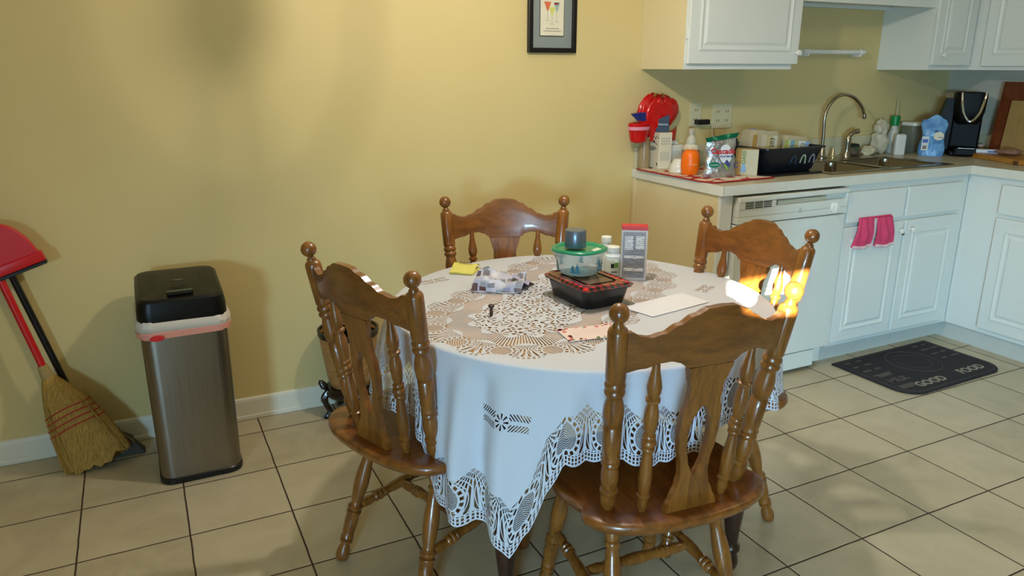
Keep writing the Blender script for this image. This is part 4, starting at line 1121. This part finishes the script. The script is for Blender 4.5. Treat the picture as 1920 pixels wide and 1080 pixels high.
link('ruled_line', bm, mat('rose_lines', (206, 170, 168), .7), cd)

# ------------------------------------------------------------------ things on the counter
ZS = ZT2+.0005
# placemat
pm = thing('placemat', 'red and white patterned placemat overhanging the counter corner', 'placemat', (2.585, -.175, ZS+.0008))
def pm_mat():
    m, nt, b = newmat('red_pattern_cloth')
    vo = nt.nodes.new('ShaderNodeTexVoronoi'); vo.inputs['Scale'].default_value = 26; nt.links.new(coords(nt), vo.inputs['Vector'])
    c = ramp(nt, (X(nt, vo.outputs['Distance'])).v, [(.62, lin((222, 208, 184))), (.70, lin((168, 36, 36)))])
    nt.links.new(c, b.inputs['Base Color']); b.inputs['Roughness'].default_value = .85; return m
link('mat_cloth', prism(bmesh.new(), [(-.192, .26), (-.183, -.175), (-.150, -.235), (.185, -.222), (.20, .2)], 0, .0045, .001), pm_mat(), pm)
tb_ = [(-.192, .26, .003), (-.183, -.175, .003), (-.150, -.236, .003), (.187, -.223, .003)]
link('red_piping', tube(bmesh.new(), tb_, .0035, 8), mat('red_piping', (160, 30, 34), .7), pm, True)
ZP = ZS+.006
# cartons
c1 = thing('carton', 'tall cream carton with an orange and black floral print by the wall corner', 'carton', (2.514, .074, ZP), math.radians(-6))
link('box_body', B(-.034, .034, -.042, .042, 0, .166, .001), mat('carton_cream', (222, 212, 184), .5), c1)
# its printed faces
Mbk = mat('print_black', (40, 38, 38), .7); Mor = mat('print_orange', (226, 150, 50), .7)
bm = bmesh.new(); rr = random.Random(6)
for k in range(14):
    lathe(bm, [(rr.uniform(.002, .005), 0), (.002, .0006), (0, .0006)], (0, 0, 0), seg=6) if False else None
    y_, z_ = rr.uniform(-.038, .020), rr.uniform(.112, .150); q = rr.uniform(.003, .006)
    box(bm, -.0354, -.0342, y_-q/2, y_+q/2, z_-q/2, z_+q/2, mtx=None)
for z_, w_ in ((.098, .045), (.092, .056), (.087, .05), (.082, .03)): box(bm, -.0354, -.0342, .036-w_, .036, z_, z_+.0022)
box(bm, -.0354, -.0342, -.034, -.028, .014, .028)
link('black_print', bm, Mbk, c1)
bm = bmesh.new(); lathe(bm, [(.013, 0), (.012, .001), (0, .001)], seg=16); bmesh.ops.transform(bm, matrix=RM((-.0342, .030, .134), ry=-PI/2), verts=bm.verts); link('orange_print', bm, Mor, c1)
bm = bmesh.new()
for i in range(3):
    for j in range(4): box(bm, -.022+j*.012, -.014+j*.012, -.0432, -.0421, .112+i*.012, .117+i*.012)
for i in range(6): box(bm, -.026, .024, -.0432, -.0421, .04+i*.007, .0415+i*.007)
link('grey_print', bm, mat('print_grey', (168, 162, 146), .7), c1)
link('navy_box', B(0, .001, 0, .001, 0, .001), M_dark, c1) if False else None
nb = thing('slim_box', 'small navy box with white print and a peaked flap on top of the floral carton', 'box', (2.506, .058, ZP+.1665), math.radians(-40))
link('box_body', B(-.030, .030, -.006, .006, 0, .050, .001), mat('navy_card', (34, 46, 68), .5), nb)
link('peaked_flap', prism(bmesh.new(), [(-.030, .050), (.030, .050), (.030, .080), (-.006, .066)], -.005, .005, mtx=Matrix.Rotation(PI/2, 4, 'X')), mat('navy_card', (34, 46, 68), .5), nb)
text('printed_word', 'Arbonne', mat('print_white', (220, 222, 224), .6), .014, RM((-.0, -.0064, .036), rx=PI/2), nb, .0003)
c2 = thing('carton', 'small blank white carton behind the white cup', 'carton', (2.604, .082, ZP), math.radians(-4))
link('box_body', B(-.036, .036, -.026, .026, 0, .104, .001), mat('carton_white2', (226, 222, 204), .5), c2)
link('tuck_flap', prism(bmesh.new(), [(-.036, 0), (.036, 0), (.026, .020), (-.026, .020)], -.0005, .0005, mtx=RM((0, .024, .104), rx=PI/2-.5)), mat('carton_white2', (226, 222, 204), .5), c2)
link('print_lines', (lambda bm: (([box(bm, -.03, .03, -.0272, -.0262, .056+i*.006, .0575+i*.006) for i in range(4)]), bm)[1])(bmesh.new()), mat('print_grey', (168, 162, 146), .7), c2)
cup = lathe(bmesh.new(), [(.046, 0), (.047, .004), (.040, .03), (.028, .052), (.024, .058), (.018, .058), (0, .058)], (2.508, -.078, ZP), seg=32)
tag(link('white_cup', cup, mat('glossy_white', (226, 222, 206), .12, coat=.5), smooth=True, angle=50), 'glossy white cup upside down between the carton and the orange bottle', 'cup')
ob = thing('orange_bottle', 'rounded bright orange bottle with faint white script on the placemat', 'bottle', (2.494, -.172, ZP))
link('body', lathe(bmesh.new(), [(.032, 0), (.037, .006), (.0405, .03), (.041, .06), (.038, .088), (.028, .104), (.020, .108), (0, .109)], seg=36), mat('bright_orange', (246, 112, 8), .35, coat=.2), ob, True)
a2 = math.radians(-118)
text('printed_word', 'care elixir', mat('print_pale_orange', (250, 190, 120), .6), .011, RM((math.cos(a2)*.0418, math.sin(a2)*.0418, .048), rx=PI/2, rz=a2+PI/2), ob, .0006)
pb = thing('pump_bottle', 'foam soap bottle with a translucent pump head behind the orange bottle', 'bottle', (2.604, -.035, ZP))
link('body', lathe(bmesh.new(), [(.030, 0), (.038, .004), (.040, .05), (.038, .098), (.030, .112), (.020, .118)], seg=30), mat('frosted_cream', (222, 214, 190), .3), pb, True)
link('floral_print', lathe(bmesh.new(), [(.0402, .06), (.0404, .062), (.0394, .09), (.0392, .092)], seg=30), mat('floral_label', (150, 130, 110), .6, var=.6, scale=90), pb, True)
M_fro = mat('frosted_clear', (214, 210, 186), .3, alpha=.8)
link('pump_collar', lathe(bmesh.new(), [(.023, .116), (.024, .118), (.022, .140), (.014, .150), (.012, .156)], seg=24), M_fro, pb, True)
bm = lathe(bmesh.new(), [(.010, .155), (.013, .160), (.014, .182), (.010, .186), (0, .187)], seg=20); tube(bm, [(0, 0, .178), (-.012, -.016, .180), (-.018, -.024, .176)], .005, 10)
link('pump_head', bm, M_fro, pb, True)
# silver pouch
pc = thing('detergent_pouch', 'crinkled silver dishwasher detergent pouch with red lettering', 'pouch', (2.556, -.292, ZP), math.radians(-14))
def foil():
    m, nt, b = newmat('silver_foil')
    n1 = noise(nt, coords(nt), 22, 4, 1.5); n2 = noise(nt, coords(nt), 9, 2, 1.)
    c = ramp(nt, n2, [(.35, lin((168, 170, 168))), (.65, lin((208, 210, 208)))]); nt.links.new(c, b.inputs['Base Color'])
    b.inputs['Metallic'].default_value = .75; b.inputs['Roughness'].default_value = .3; bump(nt, b, n1, .9, .01); return m
MFo = foil()
n = 24; front = []; hh = .178
for j in range(19):
    q = j/18; row = []
    for i in range(n):
        a2 = 2*PI*i/n
        w_ = .076-.010*math.sin(PI*q)+.004*math.sin(j*1.1); t_ = .030*(1-q)**.7*(.4+.6*min(1, q*5+.3))+.0015
        wv = 1+.035*math.sin(3*a2+j*.8)
        row.append((w_*math.cos(a2)*(1 if q < .95 else 1), t_*math.sin(a2)*wv+.006*math.sin(q*7+math.cos(a2)*3)*q, q*hh+(.010*math.cos(a2)*q)))
    front.append(row)
link('pouch_body', loft(bmesh.new(), front), MFo, pc, True, angle=70)
link('green_band', loft(bmesh.new(), [[(x_*1.01, y_*1.15-.0015, z_+.0003) for x_, y_, z_ in front[k]] for k in (16, 17, 18)]), mat('foil_green', (10, 104, 76), .25, metal=.4), pc, True)
M_cr = mat('logo_red', (190, 34, 44), .4); M_cv = mat('logo_violet', (70, 70, 130), .4); M_cg = mat('badge_green', (20, 120, 92), .35); M_clb = mat('badge_white', (214, 220, 222), .4)
def onp(x_, z_, y_=-.036, tilt=.14): return RM((x_, y_-.0035+z_*.15, z_), rx=PI/2-tilt)
bm = lathe(bmesh.new(), [(.030, 0), (.029, .0008), (0, .0008)], seg=28, sy=1.35); bmesh.ops.transform(bm, matrix=onp(.012, .100, -.0365), verts=bm.verts); link('white_badge', bm, M_clb, pc)
text('printed_word', 'Cascade', M_cr, .033, onp(-.002, .112, -.0395), pc, .0006, bold=.0008)
text('printed_word', 'PLATINUM', M_cv, .0125, onp(.016, .090, -.0380), pc, .0005, bold=.0003)
bm = lathe(bmesh.new(), [(.026, 0), (.025, .0008), (0, .0008)], seg=24, sy=.45); bmesh.ops.transform(bm, matrix=onp(-.042, .056, -.0375), verts=bm.verts); link('green_badge', bm, M_cg, pc)
text('printed_word', 'ActionPacs', M_clb, .0085, onp(-.042, .056, -.0390), pc, .0004)
bm = bmesh.new(); prism(bm, [(-.016, 0), (0, -.022), (.018, 0), (.0, .022)], 0, .0008, mtx=onp(.016, .056, -.0375)); link('violet_mark', bm, M_cv, pc)
bm = bmesh.new(); prism(bm, [(-.016, 0), (-.008, .005), (.008, -.016), (0, -.022)], 0, .0008, mtx=onp(.016, .056, -.0385)); link('lime_mark', bm, mat('logo_lime', (130, 170, 70), .4), pc)
text('printed_word', 'C', M_cv, .030, onp(.058, .052, -.0375), pc, .0005, bold=.0008)
text('printed_word', 'Trusted', mat('print_rose', (190, 130, 130), .4), .014, onp(-.030, .152, -.0385), pc, .0005)
# cardboard box
kb = thing('cardboard_box', 'small kraft cardboard box with a green and blue label beside the silver pouch', 'box', (2.728, -.284, ZP), math.radians(-46))
link('box_body', B(-.055, .040, -.038, .038, 0, .112, .001), mat('kraft_card', (172, 148, 104), .8), kb)
link('pale_panel', B(-.030, .040, -.0395, -.038, .0, .112), mat('pale_kraft', (190, 184, 156), .7), kb)
link('tan_panel', B(-.055, -.030, -.0392, -.038, .0, .112), mat('deep_kraft', (166, 128, 70), .8), kb)
text('printed_word', 'OASIS', mat('label_leaf_green', (104, 128, 50), .6), .022, RM((-.019, -.0398, .078), rx=PI/2) @ Matrix.Rotation(PI/2, 4, 'Z'), kb, .0004, bold=.0006)
bm = lathe(bmesh.new(), [(.010, 0), (.011, .018), (.006, .030), (.006, .036), (0, .036)], seg=12, sy=.1); bmesh.ops.transform(bm, matrix=RM((-.019, -.0400, .014)), verts=bm.verts); link('blue_print', bm, mat('label_blue', (130, 170, 204), .6), kb)
# red wrapped gift bundle
gb = thing('gift_bouquet', 'bundle of red cellophane gift wrap with a gold bow in the counter corner', 'gift wrap', (2.440, .100, ZS))
def red_film(name, al): return mat(name, (206, 16, 18), .22, alpha=al, coat=.4, var=.35, scale=25)
def ruffle(c0, prof_, nfold, amp, seed, lean):
    """gathered film: radius/height profile that opens out and curls back in"""
    rows_ = []
    for i, (r0, z0) in enumerate(prof_):
        q = i/(len(prof_)-1); row = []
        for k in range(96):
            a2 = 2*PI*k/96
            f_ = .55*math.sin(nfold*a2+seed+1.5*math.sin(2*a2+seed))+.45*math.sin(7*a2+seed*3)+.35*math.sin(4*a2+1.3*seed)
            r_ = r0*(1+amp*f_*q+.05*math.sin(3*a2+seed*2)*q)
            row.append((c0[0]+r_*math.cos(a2)+lean*(z0-.13), c0[1]+max(-.034, min(.036, r_*math.sin(a2)*.42)), z0+.016*f_*q*q-.014*math.cos(a2-.3)*q*q))
        rows_.append(row)
    bm = bmesh.new(); V_ = [[bm.verts.new(p_) for p_ in r] for r in rows_]
    for a3, b3 in zip(V_, V_[1:]):
        for k in range(96): bm.faces.new([a3[k], a3[(k+1) % 96], b3[(k+1) % 96], b3[k]])
    return bm
PR = [(.020, .128), (.032, .150), (.058, .175), (.085, .200), (.104, .228), (.112, .258), (.106, .288), (.090, .310), (.066, .322), (.045, .318), (.034, .300)]
link('wrap_ruffle', ruffle((.045, .0), PR, 17, .07, 1, .14), red_film('red_cellophane', .93), gb, True, angle=80)
link('inner_wrap', ruffle((.050, .0), [(r_*.62, z_+.012) for r_, z_ in PR], 8, .16, 3, .12), mat('deep_red_cellophane', (150, 8, 10), .25, alpha=.95, coat=.4, var=.4, scale=25), gb, True, angle=80)
bm = lathe(bmesh.new(), [(.026, 0), (.028, .02), (.027, .09), (.020, .125), (.026, .15)], (0, 0, 0), seg=20); link('clear_wrapped_base', bm, mat('clear_wrap', (176, 150, 110), .25, alpha=.7), gb, True)
bm = lathe(bmesh.new(), [(.030, 0), (.042, .008), (.050, .05), (.056, .085), (.052, .088), (.045, .05)], (-.058, -.030, .128), seg=26, sy=.6); link('red_fold', bm, red_film('red_cellophane', .93), gb, True)
link('pink_stripe', lathe(bmesh.new(), [(.0535, .058), (.0548, .059), (.0565, .072), (.0555, .073)], (-.058, -.030, .128), seg=26, sy=.6), mat('pink_stripe', (232, 150, 170), .3), gb, True)
bm = loft(bmesh.new(), [[(-.098, -.015, .258), (-.01, -.02, .268), (-.005, -.02, .222), (-.060, -.018, .226)], [(-.098, -.022, .256), (-.01, -.03, .264), (-.005, -.03, .224), (-.060, -.028, .228)]]); link('blue_flap', bm, mat('blue_wrap', (30, 44, 110), .4), gb)
gr = [[(.06+.11*i/6, -.02-.006*j/3+.012*math.sin(i*1.2), .150+.020*i/6*(j-1)+.006*math.sin(i+j)) for j in range(4)] for i in range(7)]
link('ribbon_tail', sheet(bmesh.new(), gr, .0008), red_film('red_cellophane', .93), gb, True)
bow = bmesh.new()
for s_ in (-1, 1): tube(bow, smoothpts([(.06, -.01, .325), (.06+s_*.014, -.012, .342), (.06+s_*.024, -.01, .338), (.06+s_*.016, -.008, .324), (.06, -.01, .325)], 5), .005, 7)
link('gold_bow', bow, mat('gold_foil', (206, 160, 80), .25, metal=.7), gb, True)
# dish rack
dr = thing('dish_rack', 'black plastic dish rack with arch-shaped slots, holding two clear tubs', 'dish rack', (2.945, -.185, ZS))
link('drain_tray', prism(bmesh.new(), rrect(.36, .37, .02), 0, .010, .003, mtx=Matrix.Translation((-.02, 0, .0))), M_dark, dr)
bm = bmesh.new()
def rk(w_, d_, z_, cx=0): return [(cx+x_, y_, z_) for x_, y_ in rrect(w_, d_, .03, 5)]
loft(bm, [rk(.27, .27, .011), rk(.285, .285, .02), rk(.345, .325, .112), rk(.372, .345, .114), rk(.372, .345, .121), rk(.345, .325, .121), rk(.338, .318, .112), rk(.278, .278, .022), rk(.20, .20, .018)], cap=False)
vs_ = [bm.verts.new(p_) for p_ in rk(.20, .20, .018)]; bm.faces.new(vs_)
M_rk = mat('rack_black_blue', (20, 24, 32), .32)
link('basket', bm, M_rk, dr, True, angle=40)
for k, (x_, col) in enumerate(((-.005, (40, 66, 84)), (.055, (150, 168, 140)), (.110, (128, 128, 140)))):
    pts = [(-.016, -.018), (-.013, .004), (-.006, .016), (.002, .018), (.008, .010), (.012, -.004), (.015, -.022)]
    bm = tube(bmesh.new(), smoothpts([(px_, 0, pz_) for px_, pz_ in pts], 4), .0042, 6)
    bmesh.ops.scale(bm, vec=(1, .4, 1), verts=bm.verts)
    bmesh.ops.transform(bm, matrix=RM((x_, -.1545, .066), rx=.215), verts=bm.verts)
    link('arch_slot', bm, mat('arch_%d' % k, col, .4), dr, True)
link('side_handle', B(-.185, -.150, .05, .15, .118, .150, .006), M_rk, dr)
def tubbox(label, loc, rz, w_, d_, h_, cols, lean):
    q = thing('plastic_tub', label, 'tub', loc, rz, 'clear tubs drying in the dish rack')
    q.rotation_euler = (lean[0], lean[1], rz)
    link('tub_shell', loft(bmesh.new(), [[(x_, y_, z_) for x_, y_ in rrect(w_-i_, d_-i_, .02)] for i_, z_ in ((.0, 0), (.0, .006), (.006, .008), (.020, h_-.012), (.036, h_))]), mat('hazy_plastic', (204, 192, 160), .2, alpha=.55), q, True)
    x_ = -w_/2+.012
    for k, (ww, col) in enumerate(cols):
        link('label_strip', B(x_, x_+ww, -d_/2+.004, -d_/2+.0055, .012, h_-.02), mat('strip_%d_%d_%d' % col, col, .5), q); x_ += ww+.001
    return q
q = tubbox('amber-tinted clear tub upside down in the left of the dish rack', (2.885, -.17, ZS+.072), math.radians(-8), .175, .12, .115, [(.022, (176, 136, 70)), (.022, (190, 170, 140)), (.028, (206, 190, 160)), (.030, (196, 178, 130)), (.028, (206, 198, 170)), (.015, (170, 150, 100))], (0, .06))
link('lid_emblem', lathe(bmesh.new(), [(.016, 0), (.015, .002), (0, .002)], (-.050, -.010, .1165), seg=16), mat('emblem_blue', (110, 140, 190), .5), q)
text('printed_word', '1203', M_dark, .030, RM((.030, -.0562, .055), rx=PI/2) @ Matrix.Rotation(PI/2, 4, 'Z'), q, .0004)
link('leaf_emblem', B(-.005, .035, -.045, -.035, .1150, .1165), mat('emblem_green', (90, 120, 40), .5), q)
q = tubbox('clear tub with white, green and blue label strips in the right of the dish rack', (3.052, -.205, ZS+.060), math.radians(-14), .155, .10, .098, [(.016, (170, 176, 96)), (.012, (196, 200, 150)), (.020, (120, 160, 180)), (.018, (186, 184, 120)), (.036, (214, 216, 208)), (.018, (136, 170, 210))], (0, .10))
text('printed_word', '0012', mat('dark_ink', (40, 36, 24), .7), .026, RM((.028, -.0466, .046), rx=PI/2) @ Matrix.Rotation(PI/2, 4, 'Z'), q, .0004)

# by the sink back
kc = thing('scrubber', 'brown and grey knitted scrub pad crumpled behind the sprayer', 'scrubber', (3.800, .062, ZS))
def lump(r_, seed, sx, sy, sz, ns=.25, sub=3):
    bm = bmesh.new(); bmesh.ops.create_icosphere(bm, subdivisions=sub, radius=r_)
    rr = random.Random(seed); off = [Vector((rr.uniform(-9, 9), rr.uniform(-9, 9), rr.uniform(-9, 9))) for _ in range(2)]
    from mathutils import noise as mn
    for v in bm.verts:
        n_ = v.co.normalized(); k_ = 1+ns*mn.noise(n_*1.8+off[0])+ns*.5*mn.noise(n_*5+off[1])
        v.co = Vector((n_.x*r_*k_*sx, n_.y*r_*k_*sy, n_.z*r_*k_*sz))
    zmin = min(v.co.z for v in bm.verts)
    for v in bm.verts: v.co.z -= zmin
    return bm
link('pad', lump(.030, 2, 1.7, .9, .9), mat('knit_brown', (112, 92, 70), .9, var=.5, scale=120, bump=.6), kc, True)
link('dark_top', lump(.022, 4, 1.8, .8, .6), mat('knit_dark', (36, 40, 32), .9, var=.3), kc, True, loc=(0, 0, .040))
link('green_knot', lump(.010, 7, 1, 1, 1), mat('knit_green', (60, 92, 50), .9), kc, True, loc=(-.012, -.026, .030))
tag(link('wash_cloth', lump(.030, 12, 1.7, .9, .85, .4), mat('cream_sponge', (206, 192, 156), .9, var=.12, scale=80, bump=.5), smooth=True, loc=(3.905, .052, ZS)), 'crumpled cream wash cloth between the scrub pad and the plastic bag', 'cloth')
pb2 = thing('plastic_bag', 'knotted milky plastic bag slumped against the wall behind the sink', 'bag', (4.015, .072, ZS))
MB_ = mat('milky_plastic', (206, 198, 172), .35, alpha=.88, bump=.5, scale=30)
link('bag_body', lump(.050, 21, .95, .85, 1.15, .35), MB_, pb2, True); link('bag_top', lump(.042, 25, .85, .8, 1.15, .4), MB_, pb2, True, loc=(.004, .004, .085))
gc = thing('green_cap_bottle', 'white bottle with a bright green cap behind the small white bottle', 'bottle', (4.135, .085, ZS))
link('body', lathe(bmesh.new(), [(.030, 0), (.032, .004), (.032, .10), (.020, .13), (.016, .15)], seg=24), mat('bottle_offwhite', (200, 196, 180), .35), gc, True)
link('green_cap', lathe(bmesh.new(), [(.021, .150), (.023, .152), (.025, .195), (.023, .205), (0, .206)], seg=24), mat('vivid_green', (10, 130, 60), .35), gc, True)
wb = thing('white_bottle', 'small plain white square-shouldered bottle at the right end of the sink', 'bottle', (4.085, .0, ZS), math.radians(-30))
link('body', loft(bmesh.new(), [[(x_*s_, y_*s_, z_) for x_, y_ in rrect(.056, .040, .010)] for s_, z_ in ((.94, 0), (1, .004), (1, .095), (.94, .108), (.5, .113))]), mat('plain_white_plastic', (214, 212, 204), .3), wb, True)
ca = thing('canister', 'clear canister with a flat white lid behind the blue bag', 'canister', (4.262, .058, ZS))
link('jar', loft(bmesh.new(), [[(x_*s_, y_*s_, z_) for x_, y_ in rrect(.105, .09, .015)] for s_, z_ in ((.96, 0), (1, .006), (1, .150))]), mat('smoky_clear', (140, 136, 120), .15, alpha=.45), ca, True)
link('lid', loft(bmesh.new(), [[(x_*s_, y_*s_, z_) for x_, y_ in rrect(.112, .097, .016)] for s_, z_ in ((1, .150), (1, .165), (.97, .168))]), mat('lid_white', (216, 214, 200), .35), ca, True)
tag(link('wooden_spatula', lathe(bmesh.new(), [(.003, 0), (.0042, .02), (.0042, .98), (.003, 1)], (4.192, .120, ZS+.006), (4.190, .126, ZS+.292), 8), mat('pale_stick', (190, 176, 140), .6), smooth=True), 'thin pale stick standing upright against the wall left of the canister', 'stick')
bb = thing('snack_bag', 'light blue printed plastic bag with a white oval patch in front of the coffee maker', 'bag', (4.200, -.110, ZS), math.radians(-46))
rows_ = []
for j in range(17):
    q = j/16; w_ = .060+.006*math.sin(q*9)-.006*(q > .93); t_ = (.034*(1-max(0, q-.55)/.45*.85)); r_ = []
    for k in range(32):
        a2 = 2*PI*k/32; x_ = w_*math.copysign(abs(math.cos(a2))**.7, math.cos(a2)); y_ = t_*math.copysign(abs(math.sin(a2))**.8, math.sin(a2))*(1+.06*math.sin(5*a2+j))
        r_.append((x_, y_+.004*math.sin(q*8), q*.205+(.014*math.sin(x_*60+1.3)*max(0, q-.6)/.4)))
    rows_.append(r_)
def bluebag_mat():
    m, nt, b = newmat('blue_print_plastic')
    n1 = noise(nt, coords(nt), 16, 4, 1.2)
    c = ramp(nt, n1, [(.35, lin((70, 126, 186))), (.6, lin((116, 170, 214))), (.72, lin((150, 192, 222)))]); nt.links.new(c, b.inputs['Base Color'])
    b.inputs['Roughness'].default_value = .3; bump(nt, b, n1, .6, .006); return m
link('bag_body', loft(bmesh.new(), rows_), bluebag_mat(), bb, True, angle=70)
bm = lathe(bmesh.new(), [(.027, 0), (.026, .001), (0, .001)], seg=24, sy=.85); bmesh.ops.transform(bm, matrix=RM((.022, -.0365, .108), rx=PI/2-.05, rz=.2), verts=bm.verts); link('oval_patch', bm, mat('patch_cream', (226, 222, 196), .5), bb)
bm = lathe(bmesh.new(), [(.010, 0), (.0095, .001), (0, .001)], seg=16, sy=.7); bmesh.ops.transform(bm, matrix=RM((.008, -.0385, .134), rx=PI/2-.05), verts=bm.verts); link('navy_badge', bm, mat('badge_navy', (30, 60, 110), .4), bb)
link('lilac_script', B(.004, .040, -.0392, -.0385, .100, .104, mtx=RM((0, 0, 0), rz=.05)), mat('script_lilac', (150, 120, 170), .5), bb)
link('white_block', B(-.056, -.022, -.0365, -.0355, .030, .105), mat('block_white', (206, 210, 206), .5), bb)
link('navy_block', B(-.052, -.026, -.0372, -.0365, .072, .090), mat('badge_navy2', (44, 80, 160), .4), bb)
link('grey_code_panel', B(-.049, -.030, -.0372, -.0365, .038, .056), mat('code_grey', (130, 110, 96), .5), bb)
link('fine_line', B(.0, .042, -.0378, -.0370, .072, .074), mat('badge_navy', (30, 60, 110), .4), bb)
# coffee maker
cm = thing('coffee_maker', 'black pod coffee maker with a chrome horseshoe trim in the counter corner', 'coffee maker', (4.420, -.135, ZS), math.radians(-50))
M_cm = mat('satin_black', (9, 9, 10), .5, spec=.2)
link('base', B(-.072, .078, -.135, .11, 0, .028, .008), M_cm, cm)
link('rear_column', B(-.070, .078, -.01, .115, .028, .30, .012), M_cm, cm)
link('water_tank', loft(bmesh.new(), [[(-.118, -.05, .03), (-.072, -.05, .03), (-.072, .10, .03), (-.118, .10, .03)], [(-.126, -.055, .22), (-.072, -.055, .22), (-.072, .105, .22), (-.126, .105, .22)], [(-.105, -.05, .30), (-.072, -.05, .30), (-.072, .10, .30), (-.105, .10, .30)]]), mat('smoked_tank', (12, 12, 14), .45, spec=.2), cm)
bm = loft(bmesh.new(), [[(x_*s_, y_*s2-.035, z_) for x_, y_ in rrect(.150, .19, .04, 6)] for s_, s2, z_ in ((.62, .75, .168), (.80, .88, .19), (.96, 1, .235), (1, 1, .315), (.97, .98, .333), (.80, .85, .336))])
link('brew_head', bm, M_cm, cm, True, angle=50)
link('drip_tray', B(-.052, .058, -.160, -.05, .004, .048, .010), M_cm, cm)
link('tray_trim', B(-.035, .045, -.163, -.160, .045, .047), mat('chrome', (214, 212, 206), .12, metal=1.), cm)
pts = [(-.050, -.125, .334), (-.046, -.137, .29), (-.034, -.141, .235), (-.012, -.142, .197), (.004, -.143, .187), (.020, -.142, .197), (.042, -.141, .235), (.054, -.137, .29), (.060, -.125, .334)]
bm = tube(bmesh.new(), smoothpts(pts, 5), .0065, 8); link('chrome_trim', bm, mat('chrome', (214, 212, 206), .12, metal=1.), cm, True)
link('cone_nozzle', lathe(bmesh.new(), [(.030, .17), (.036, .19), (.03, .20)], (.003, -.10, 0), seg=20), M_cm, cm, True)
bm = lathe(bmesh.new(), [(.018, 0), (.017, .001), (0, .001)], seg=20, sy=1.5); bmesh.ops.transform(bm, matrix=RM((-.125, -.02, .20), ry=-PI/2), verts=bm.verts); link('oval_logo', bm, mat('logo_grey', (96, 96, 98), .4), cm)
# boards
cbd = thing('cutting_board', 'reddish brown cutting board leaning on the right wall at the frame edge', 'cutting board', (4.530, -.42, ZS))
ML = RM((0, 0, .004), ry=.13)
link('board', prism(bmesh.new(), rrect(.022, .40, .006), 0, .385, .0, mtx=RM((0, 0, .006), ry=.12)), wood('cherry_board', (84, 36, 14), (128, 62, 26), (8, 8, 1.4), rough=.4, coat=.1), cbd)
lb = thing('cutting_board', 'pale wooden board with a peg hole in front of the reddish board', 'cutting board', (4.505, -.47, ZS))
bm = prism(bmesh.new(), rrect(.016, .35, .004), 0, .290, .0, mtx=RM((0, 0, .006), ry=.12))
link('board', bm, wood('pale_board', (150, 118, 66), (176, 142, 86), (8, 8, 1.4), rough=.5, coat=.05), lb)
link('peg', lathe(bmesh.new(), [(.006, 0), (.006, .02), (0, .022)], (.015, -.02, .20), (-.03, -.02, .20), 10) if False else B(-.006, .018, -.026, -.016, .19, .20, .002), mat('brown_peg', (90, 60, 30), .6), lb)
fb = thing('wooden_tray', 'golden wooden board lying flat on the right counter under small packages', 'board', (4.352, -.452, ZS), math.radians(-22.5))
link('board', B(-.095, .095, -.19, .19, 0, .024, .004), wood('golden_board', (150, 96, 24), (196, 136, 50), (8, 1.4, 8), rough=.4, coat=.1), fb)
link('end_knob', lathe(bmesh.new(), [(.010, 0), (.012, .004), (.012, .008), (0, .010)], (-.095, -.17, .012), (-.105, -.17, .012), 12) if False else B(-.106, -.095, -.185, -.160, .004, .020, .003), mat('brown_peg', (90, 60, 30), .6), fb)
ZW = ZS+.0245
wp = thing('small_packet', 'small white packet with a blue stripe on the golden board', 'packet', (4.385, -.305, ZW), math.radians(-50))
link('packet', B(-.060, .050, -.022, .022, 0, .020, .004), mat('packet_white', (206, 208, 212), .35), wp); link('blue_stripe', B(-.002, .040, -.0226, -.022, .005, .013), mat('stripe_blue', (60, 80, 150), .4), wp)
link('end_cap', B(.050, .062, -.020, .020, .002, .018, .002), mat('badge_navy', (30, 60, 110), .4), wp)
pk = thing('meat_package', 'clear package with pinkish contents on the golden board beside the packet', 'package', (4.375, -.430, ZW), math.radians(-40))
link('wrap', lump(.040, 31, 1.5, .9, .45, .25), mat('clear_pinkish', (150, 110, 90), .2, alpha=.85, var=.4, scale=40), pk, True)
sj = thing('small_jar', 'tiny jar with a pink lid behind the golden board', 'jar', (4.530, -.170, ZS))
link('jar', lathe(bmesh.new(), [(.020, 0), (.024, .006), (.024, .032), (.019, .040)], seg=20), mat('amber_jar', (150, 112, 40), .2, alpha=.8), sj, True)
link('lid', lathe(bmesh.new(), [(.021, .040), (.022, .041), (.022, .054), (0, .056)], seg=20), mat('pale_pink_lid', (186, 160, 140), .4), sj, True)

# pink oven glove over the left door
og = thing('oven_glove', 'bright pink double oven glove with white hems hung over the left sink door', 'oven glove', (3.335, YB-.024, .560))
M_pk = mat('hot_pink_cloth', (222, 70, 110), .85, var=.08, scale=60, bump=.2)
M_hem = mat('hem_white', (224, 196, 196), .8)
for x0, w0_, w1_, zt_, zb_, lean in ((-.062, .090, .118, .150, .012, -.02), (.060, .098, .122, .146, .005, .012)):
    gr = []
    for i in range(9):
        u_ = i/8-.5; row = []
        for j in range(9):
            q = j/8; w_ = w1_+(w0_-w1_)*q
            row.append((x0+u_*w_+lean*(1-q), -.004-.012*math.sin(PI*min(1, q*1.1))*(1-abs(u_)*1.2)-.004*math.sin(u_*14+q*4), zb_+(zt_-zb_)*q+.008*abs(u_)*(1-q)*2))
        gr.append(row)
    link('glove_pocket', sheet(bmesh.new(), gr, .008), M_pk, og, True)
    hem_ = [(g_[0][0], g_[0][1]-.009, g_[0][2]+.001) for g_ in gr]
    link('white_hem', tube(bmesh.new(), hem_, .0085, 8), M_hem, og, True)
link('white_centre_strip', B(-.012, .006, -.010, -.004, .055, .145, .002), M_hem, og)
link('hanging_fold', B(-.105, .110, -.004, .005, .1455, .153, .003), M_pk, og)
tag(link('power_cord_end', lathe(bmesh.new(), [(.012, 0), (.014, .01), (.010, .03), (0, .034)], (.255, .050, 0), seg=12), M_dark, smooth=True), 'small black object on the floor behind the left edge of the trash can', 'small object')
